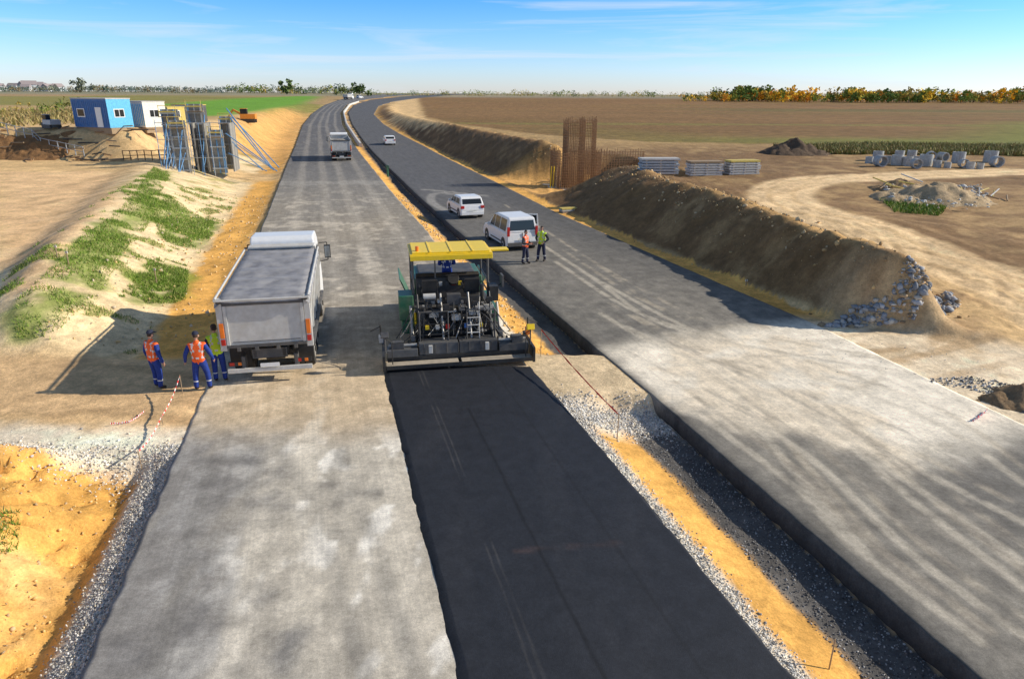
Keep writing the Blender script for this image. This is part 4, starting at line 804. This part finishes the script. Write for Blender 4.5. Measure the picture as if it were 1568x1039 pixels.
# ---------- containers
def cabin(name,u,v,rz,L,Wd,Hh,cm,em,door=True,roof=None,rib=None):
    x,y,z=gp(u,v); e=empty(name,(x,y,z),rz); b=MB(); b.box(-L/2,L/2,-Wd/2,Wd/2,.1,Hh,cm)
    for X in np.arange(-L/2+.2,L/2,.3): b.box(X-.06,X+.06,-Wd/2-.03,-Wd/2-.002,.25,Hh-.2,rib or cm); b.box(X-.06,X+.06,Wd/2+.002,Wd/2+.03,.25,Hh-.2,cm)
    b.box(L/2+.002,L/2+.03,-Wd/2,Wd/2,.1,Hh,em); b.box(-L/2-.05,L/2+.06,-Wd/2-.05,Wd/2+.05,Hh,Hh+.1,roof or lgrey); b.box(-L/2,L/2,-Wd/2+.1,Wd/2-.1,-.5,.1,wood)
    b.done('walls',e)
    w=MB()
    w.box(L/2+.032,L/2+.05,-.7,.5,1.1,1.95,white); w.box(L/2+.052,L/2+.06,-.6,-.12,1.18,1.87,glass); w.box(L/2+.052,L/2+.06,-.05,.42,1.18,1.87,glass)
    w.box(-L/4-.6,-L/4+.6,-Wd/2-.06,-Wd/2-.032,1.1,1.95,white); w.box(-L/4-.5,-L/4+.5,-Wd/2-.07,-Wd/2-.062,1.2,1.87,glass)
    if door: w.box(L/4-.45,L/4+.45,-Wd/2-.06,-Wd/2-.032,.15,2.1,white)
    w.done('windows_door',e)
cyan=mat('sunlit_end_and_rib_blue',(.12,.48,.74),.5); shade_blue=mat('shaded_blue_paint',(.03,.14,.40),.5,dirt=.2); cream=mat('cream_wall',(.80,.77,.66),.6)  # one cabin blue painted as shaded side and sunlit end; cyan also colours ribs
cabin('blue_site_cabin',161,196,R(-25),5.5,2.7,2.9,shade_blue,cyan,rib=shade_blue); cabin('white_site_cabin',222,195,R(-28),4.2,2.7,2.7,cream,cream,rib=cyan,door=False)
cabin('green_storage_container',262,193,R(-30),3,2.4,2.3,greenp,ply,False,ply); cabin('grey_storage_container',292,186,R(-30),4,2.4,2.2,lgrey,dgrey,False,ply)
def small_vehicle(name,u,v,rz,m,sc=1):
    x,y,z=gp(u,v); e=empty(name,(x,y,z),rz,sc); b=MB()
    for s in (-1,1): b.box(s*1.1-.25,s*1.1+.25,-1.8,1.8,0,.8,black)
    b.box(-1.2,1.2,-1.9,1.4,.8,1.9,m); b.box(-1.1,0,-.2,1.3,1.9,3.0,glass); b.box(-1.15,.05,-.25,1.35,3.0,3.1,m)
    b.poly([(.3,1.2,1.5),(.7,1.2,1.5),(.7,3.2,2.6),(.3,3.2,2.6),(.3,1.2,2.0),(.7,1.2,2.0),(.7,3.0,3.0),(.3,3.0,3.0)],[(0,1,2,3),(4,5,6,7),(0,1,5,4),(2,3,7,6),(0,3,7,4),(1,2,6,5)],m)
    b.tube((.5,3.1,2.8),(.5,4.2,1.2),.2,m,6); b.box(.1,.9,3.9,4.8,.3,1.2,black); b.done('machine',e,.05)
small_vehicle('excavator',380,188,R(100),mat('orange_paint',(.75,.28,.03),.5),.75); small_vehicle('excavator',80,196,R(60),steelg,.45)
# ---------- distant trees
leaf=colmat('foliage',(.4,),.25,0,.05,.95,spec=.08); bark=mat('bark',(.08,.06,.045),.9)
def add_tree(Vl,Cl,x,y,z,h,w,col,nleaf=90):
    nb=random.randint(5,9); cs=[]
    for i in range(nb): cs.append((x+random.gauss(0,.28)*w,y+random.gauss(0,.28)*w,z+h*random.uniform(.2,.8),w*random.uniform(.18,.34)))
    cs=np.array(cs); k=rng.integers(0,nb,nleaf); d=rng.normal(0,1,(nleaf,3)); d/=np.linalg.norm(d,axis=1)[:,None]; r=rng.random(nleaf)**.4
    c=cs[k,:3]+d*(cs[k,3]*r)[:,None]*np.array([1,1,.8]); c[:,2]=np.maximum(c[:,2],z+.05*h); s=rng.uniform(.05,.115,nleaf)*h
    a=rng.normal(0,1,(nleaf,3));b=rng.normal(0,1,(nleaf,3)); a/=np.linalg.norm(a,axis=1)[:,None]; b/=np.linalg.norm(b,axis=1)[:,None]
    V=np.stack([c+a*s[:,None],c+b*s[:,None],c-a*s[:,None],c-b*s[:,None]],1).reshape(-1,3); Vl.append(V)
    cc=np.array(col)*rng.uniform(.6,1.5,(nleaf,1)); Cl.append(np.repeat(cc,4,0))
def treeline(name,items,nl=130):
    Vl=[];Cl=[];b=MB()
    for (x,y,h,w,col) in items:
        z=G(x,y)-.1; add_tree(Vl,Cl,x,y,z,h,w,col,70 if h<4 else nl); b.tube((x,y,z),(x,y,z+h*.5),.03*h,bark,5,r1=.015*h)
    V=np.vstack(Vl); e=empty(name,(0,0,0)); o=npmesh('foliage',V,np.arange(len(V)).reshape(-1,4),leaf,np.vstack(Cl)); o.parent=e; b.done('trunks',e)
def at(u,Y): 
    t=Y*math.cos(TH); return (u-784)/1045.0*t
aut=[(.85,.50,.04),(.70,.33,.05),(.26,.30,.06),(.15,.21,.05),(.42,.32,.08),(.90,.62,.08)]; haze_cols=[(.16,.21,.19),(.13,.18,.14),(.20,.22,.16),(.28,.22,.12)]  # second palette: distance haze put into the cooler leaf colours
it=[]
for u in np.arange(1045,1700,2.3):
    Y=random.uniform(370,440); k=.5+.5*math.sin(u*.021)*math.sin(u*.053+1); h=random.uniform(3.6,7.4)*(.65+.7*k)
    if random.random()<.06: continue
    if u<1080: h*=.6
    pal=aut if u<1330 else aut+[aut[3],aut[2]]
    it.append((at(u,Y),Y,h,h*1.0,random.choice(pal)))
for u,h in ((1095,8),(1135,9),(1150,9.5),(1165,8.5),(1420,11),(1440,10),(1410,10),(1210,8.5),(1490,8.5),(1180,8.5),(1240,8.5),(1275,8.5)): it.append((at(u,400),400,h,h*.95,random.choice(aut)))
treeline('autumn_tree_line',it)
it=[]
for u in np.arange(560,1700,5):
    Y=random.uniform(520,700); h=random.uniform(2.0,4.5)
    if random.random()<.1: continue
    it.append((at(u,Y),Y,h,h*2.2,random.choice(aut[2:5])))
treeline('hedge_line',it)
it=[]
for u in np.arange(-60,540,3.2):
    Y=random.uniform(600,760); h=random.uniform(3.5,7) if u<330 else random.uniform(4,9)
    if random.random()<.08: continue
    it.append((at(u,Y),Y,h,h*1.5,random.choice(haze_cols if u<330 else haze_cols[:3]+aut[2:5])))
treeline('distant_tree_line',it,100)
for u,Y,h,w,c in ((437,560,12,9,(.13,.18,.06)),(548,520,10,11,(.09,.13,.04)),(520,520,6,8,(.15,.17,.06)),(120,620,12,12,(.22,.24,.17))):
    treeline('tree',[(at(u,Y),Y,h,w,c)],300)
for u,Y,h,w,c in ((108,150,3.4,4.5,(.16,.16,.05)),(150,165,3,3,(.25,.2,.06))): treeline('bush',[(at(u,Y),Y,h,w,c)],300)
it=[]
for k in range(24): it.append((at(random.uniform(-30,130),140),random.uniform(125,170),random.uniform(1,2.4),random.uniform(2,3.5),random.choice(aut[2:5])))
treeline('shrub_strip',it)
wallm=mat('house_wall',(.70,.72,.74),.8); roofm=mat('roof_tiles',(.36,.30,.29),.8)  # haze put into the house colours: cool walls, lightened roofs
for i in range(30):
    u=random.uniform(-30,95); Y=random.uniform(800,1200); x=at(u,Y); z=G(x,Y); e=empty('house',(x,Y,z),random.uniform(0,1.5),random.uniform(.9,1.5)); b=MB()
    b.box(-5,5,-4,4,0,5,wallm); b.poly([(-5.4,-4.5,5),(5.4,-4.5,5),(5.4,4.5,5),(-5.4,4.5,5),(-5.4,0,8.2),(5.4,0,8.2)],[(0,1,5,4),(2,3,4,5),(0,4,3),(1,2,5)],roofm)
    for X in (-3,0,3): b.box(X-.6,X+.6,-4.03,-4.005,1.2,2.8,glass)
    b.done('house_body',e)
# ---------- camera
cam=bpy.data.cameras.new('camera'); co=bpy.data.objects.new('camera',cam); scene.collection.objects.link(co); scene.camera=co
cam.sensor_width=36; cam.lens=24; cam.clip_end=20000; cam.clip_start=.1
co.matrix_world=Matrix(((rt[0],up[0],-fw[0],0),(rt[1],up[1],-fw[1],0),(rt[2],up[2],-fw[2],H),(0,0,0,1)))
# ---------- light
el=R(28); az=R(84.5)
sd=Vector((math.sin(az)*math.cos(el),math.cos(az)*math.cos(el),math.sin(el)))
sl=bpy.data.lights.new('sun','SUN'); sl.energy=5.0; sl.angle=R(.5); sl.color=(1,.915,.78); so=bpy.data.objects.new('sun',sl); scene.collection.objects.link(so); so.rotation_euler=sd.to_track_quat('Z','Y').to_euler()
w=bpy.data.worlds.new('World'); scene.world=w; w.use_nodes=True; N=w.node_tree.nodes;L=w.node_tree.links; bg=N['Background']
sky=N.new('ShaderNodeTexSky'); sky.sky_type='NISHITA'; sky.sun_disc=False; sky.sun_elevation=el; sky.sun_rotation=az; sky.air_density=1.0; sky.dust_density=.2; sky.ozone_density=2.0
tc=N.new('ShaderNodeTexCoord'); sx=N.new('ShaderNodeSeparateXYZ'); L.new(tc.outputs['Generated'],sx.inputs[0])
cr=N.new('ShaderNodeValToRGB'); L.new(sx.outputs['Z'],cr.inputs[0]); es=cr.color_ramp.elements
es[0].position=0; es[0].color=(.80,.88,1.28,1); es[1].position=.3; es[1].color=(.50,.54,.60,1)
for p_,c_ in ((.03,(.70,.90,1.38,1)),(.07,(.50,.82,1.38,1)),(.13,(.24,.68,1.32,1)),(.18,(.28,.62,1.2,1))): q=es.new(p_); q.color=c_
vm=N.new('ShaderNodeVectorMath'); vm.operation='MULTIPLY'; L.new(sky.outputs[0],vm.inputs[0]); L.new(cr.outputs[0],vm.inputs[1])
mp_=N.new('ShaderNodeMapping'); mp_.inputs['Scale'].default_value=(1.4,1.4,22); mp_.inputs['Rotation'].default_value=(R(1),R(2.5),0); L.new(tc.outputs['Generated'],mp_.inputs[0])
no=N.new('ShaderNodeTexNoise'); no.inputs['Scale'].default_value=1.6; no.inputs['Detail'].default_value=9; no.inputs['Roughness'].default_value=.58; no.inputs['Distortion'].default_value=.8; L.new(mp_.outputs[0],no.inputs['Vector'])
mr=N.new('ShaderNodeMapRange'); mr.inputs[1].default_value=.5; mr.inputs[2].default_value=.74; mr.inputs[4].default_value=.75; L.new(no.outputs['Fac'],mr.inputs[0])
mx=N.new('ShaderNodeMix'); mx.data_type='RGBA'; mx.inputs['B'].default_value=(5.0,5.6,6.2,1); L.new(mr.outputs[0],mx.inputs['Factor']); L.new(vm.outputs[0],mx.inputs['A']); L.new(mx.outputs['Result'],bg.inputs['Color'])
bg.inputs['Strength'].default_value=.15
scene.view_settings.view_transform='Standard'; scene.view_settings.look='None'; scene.view_settings.exposure=0
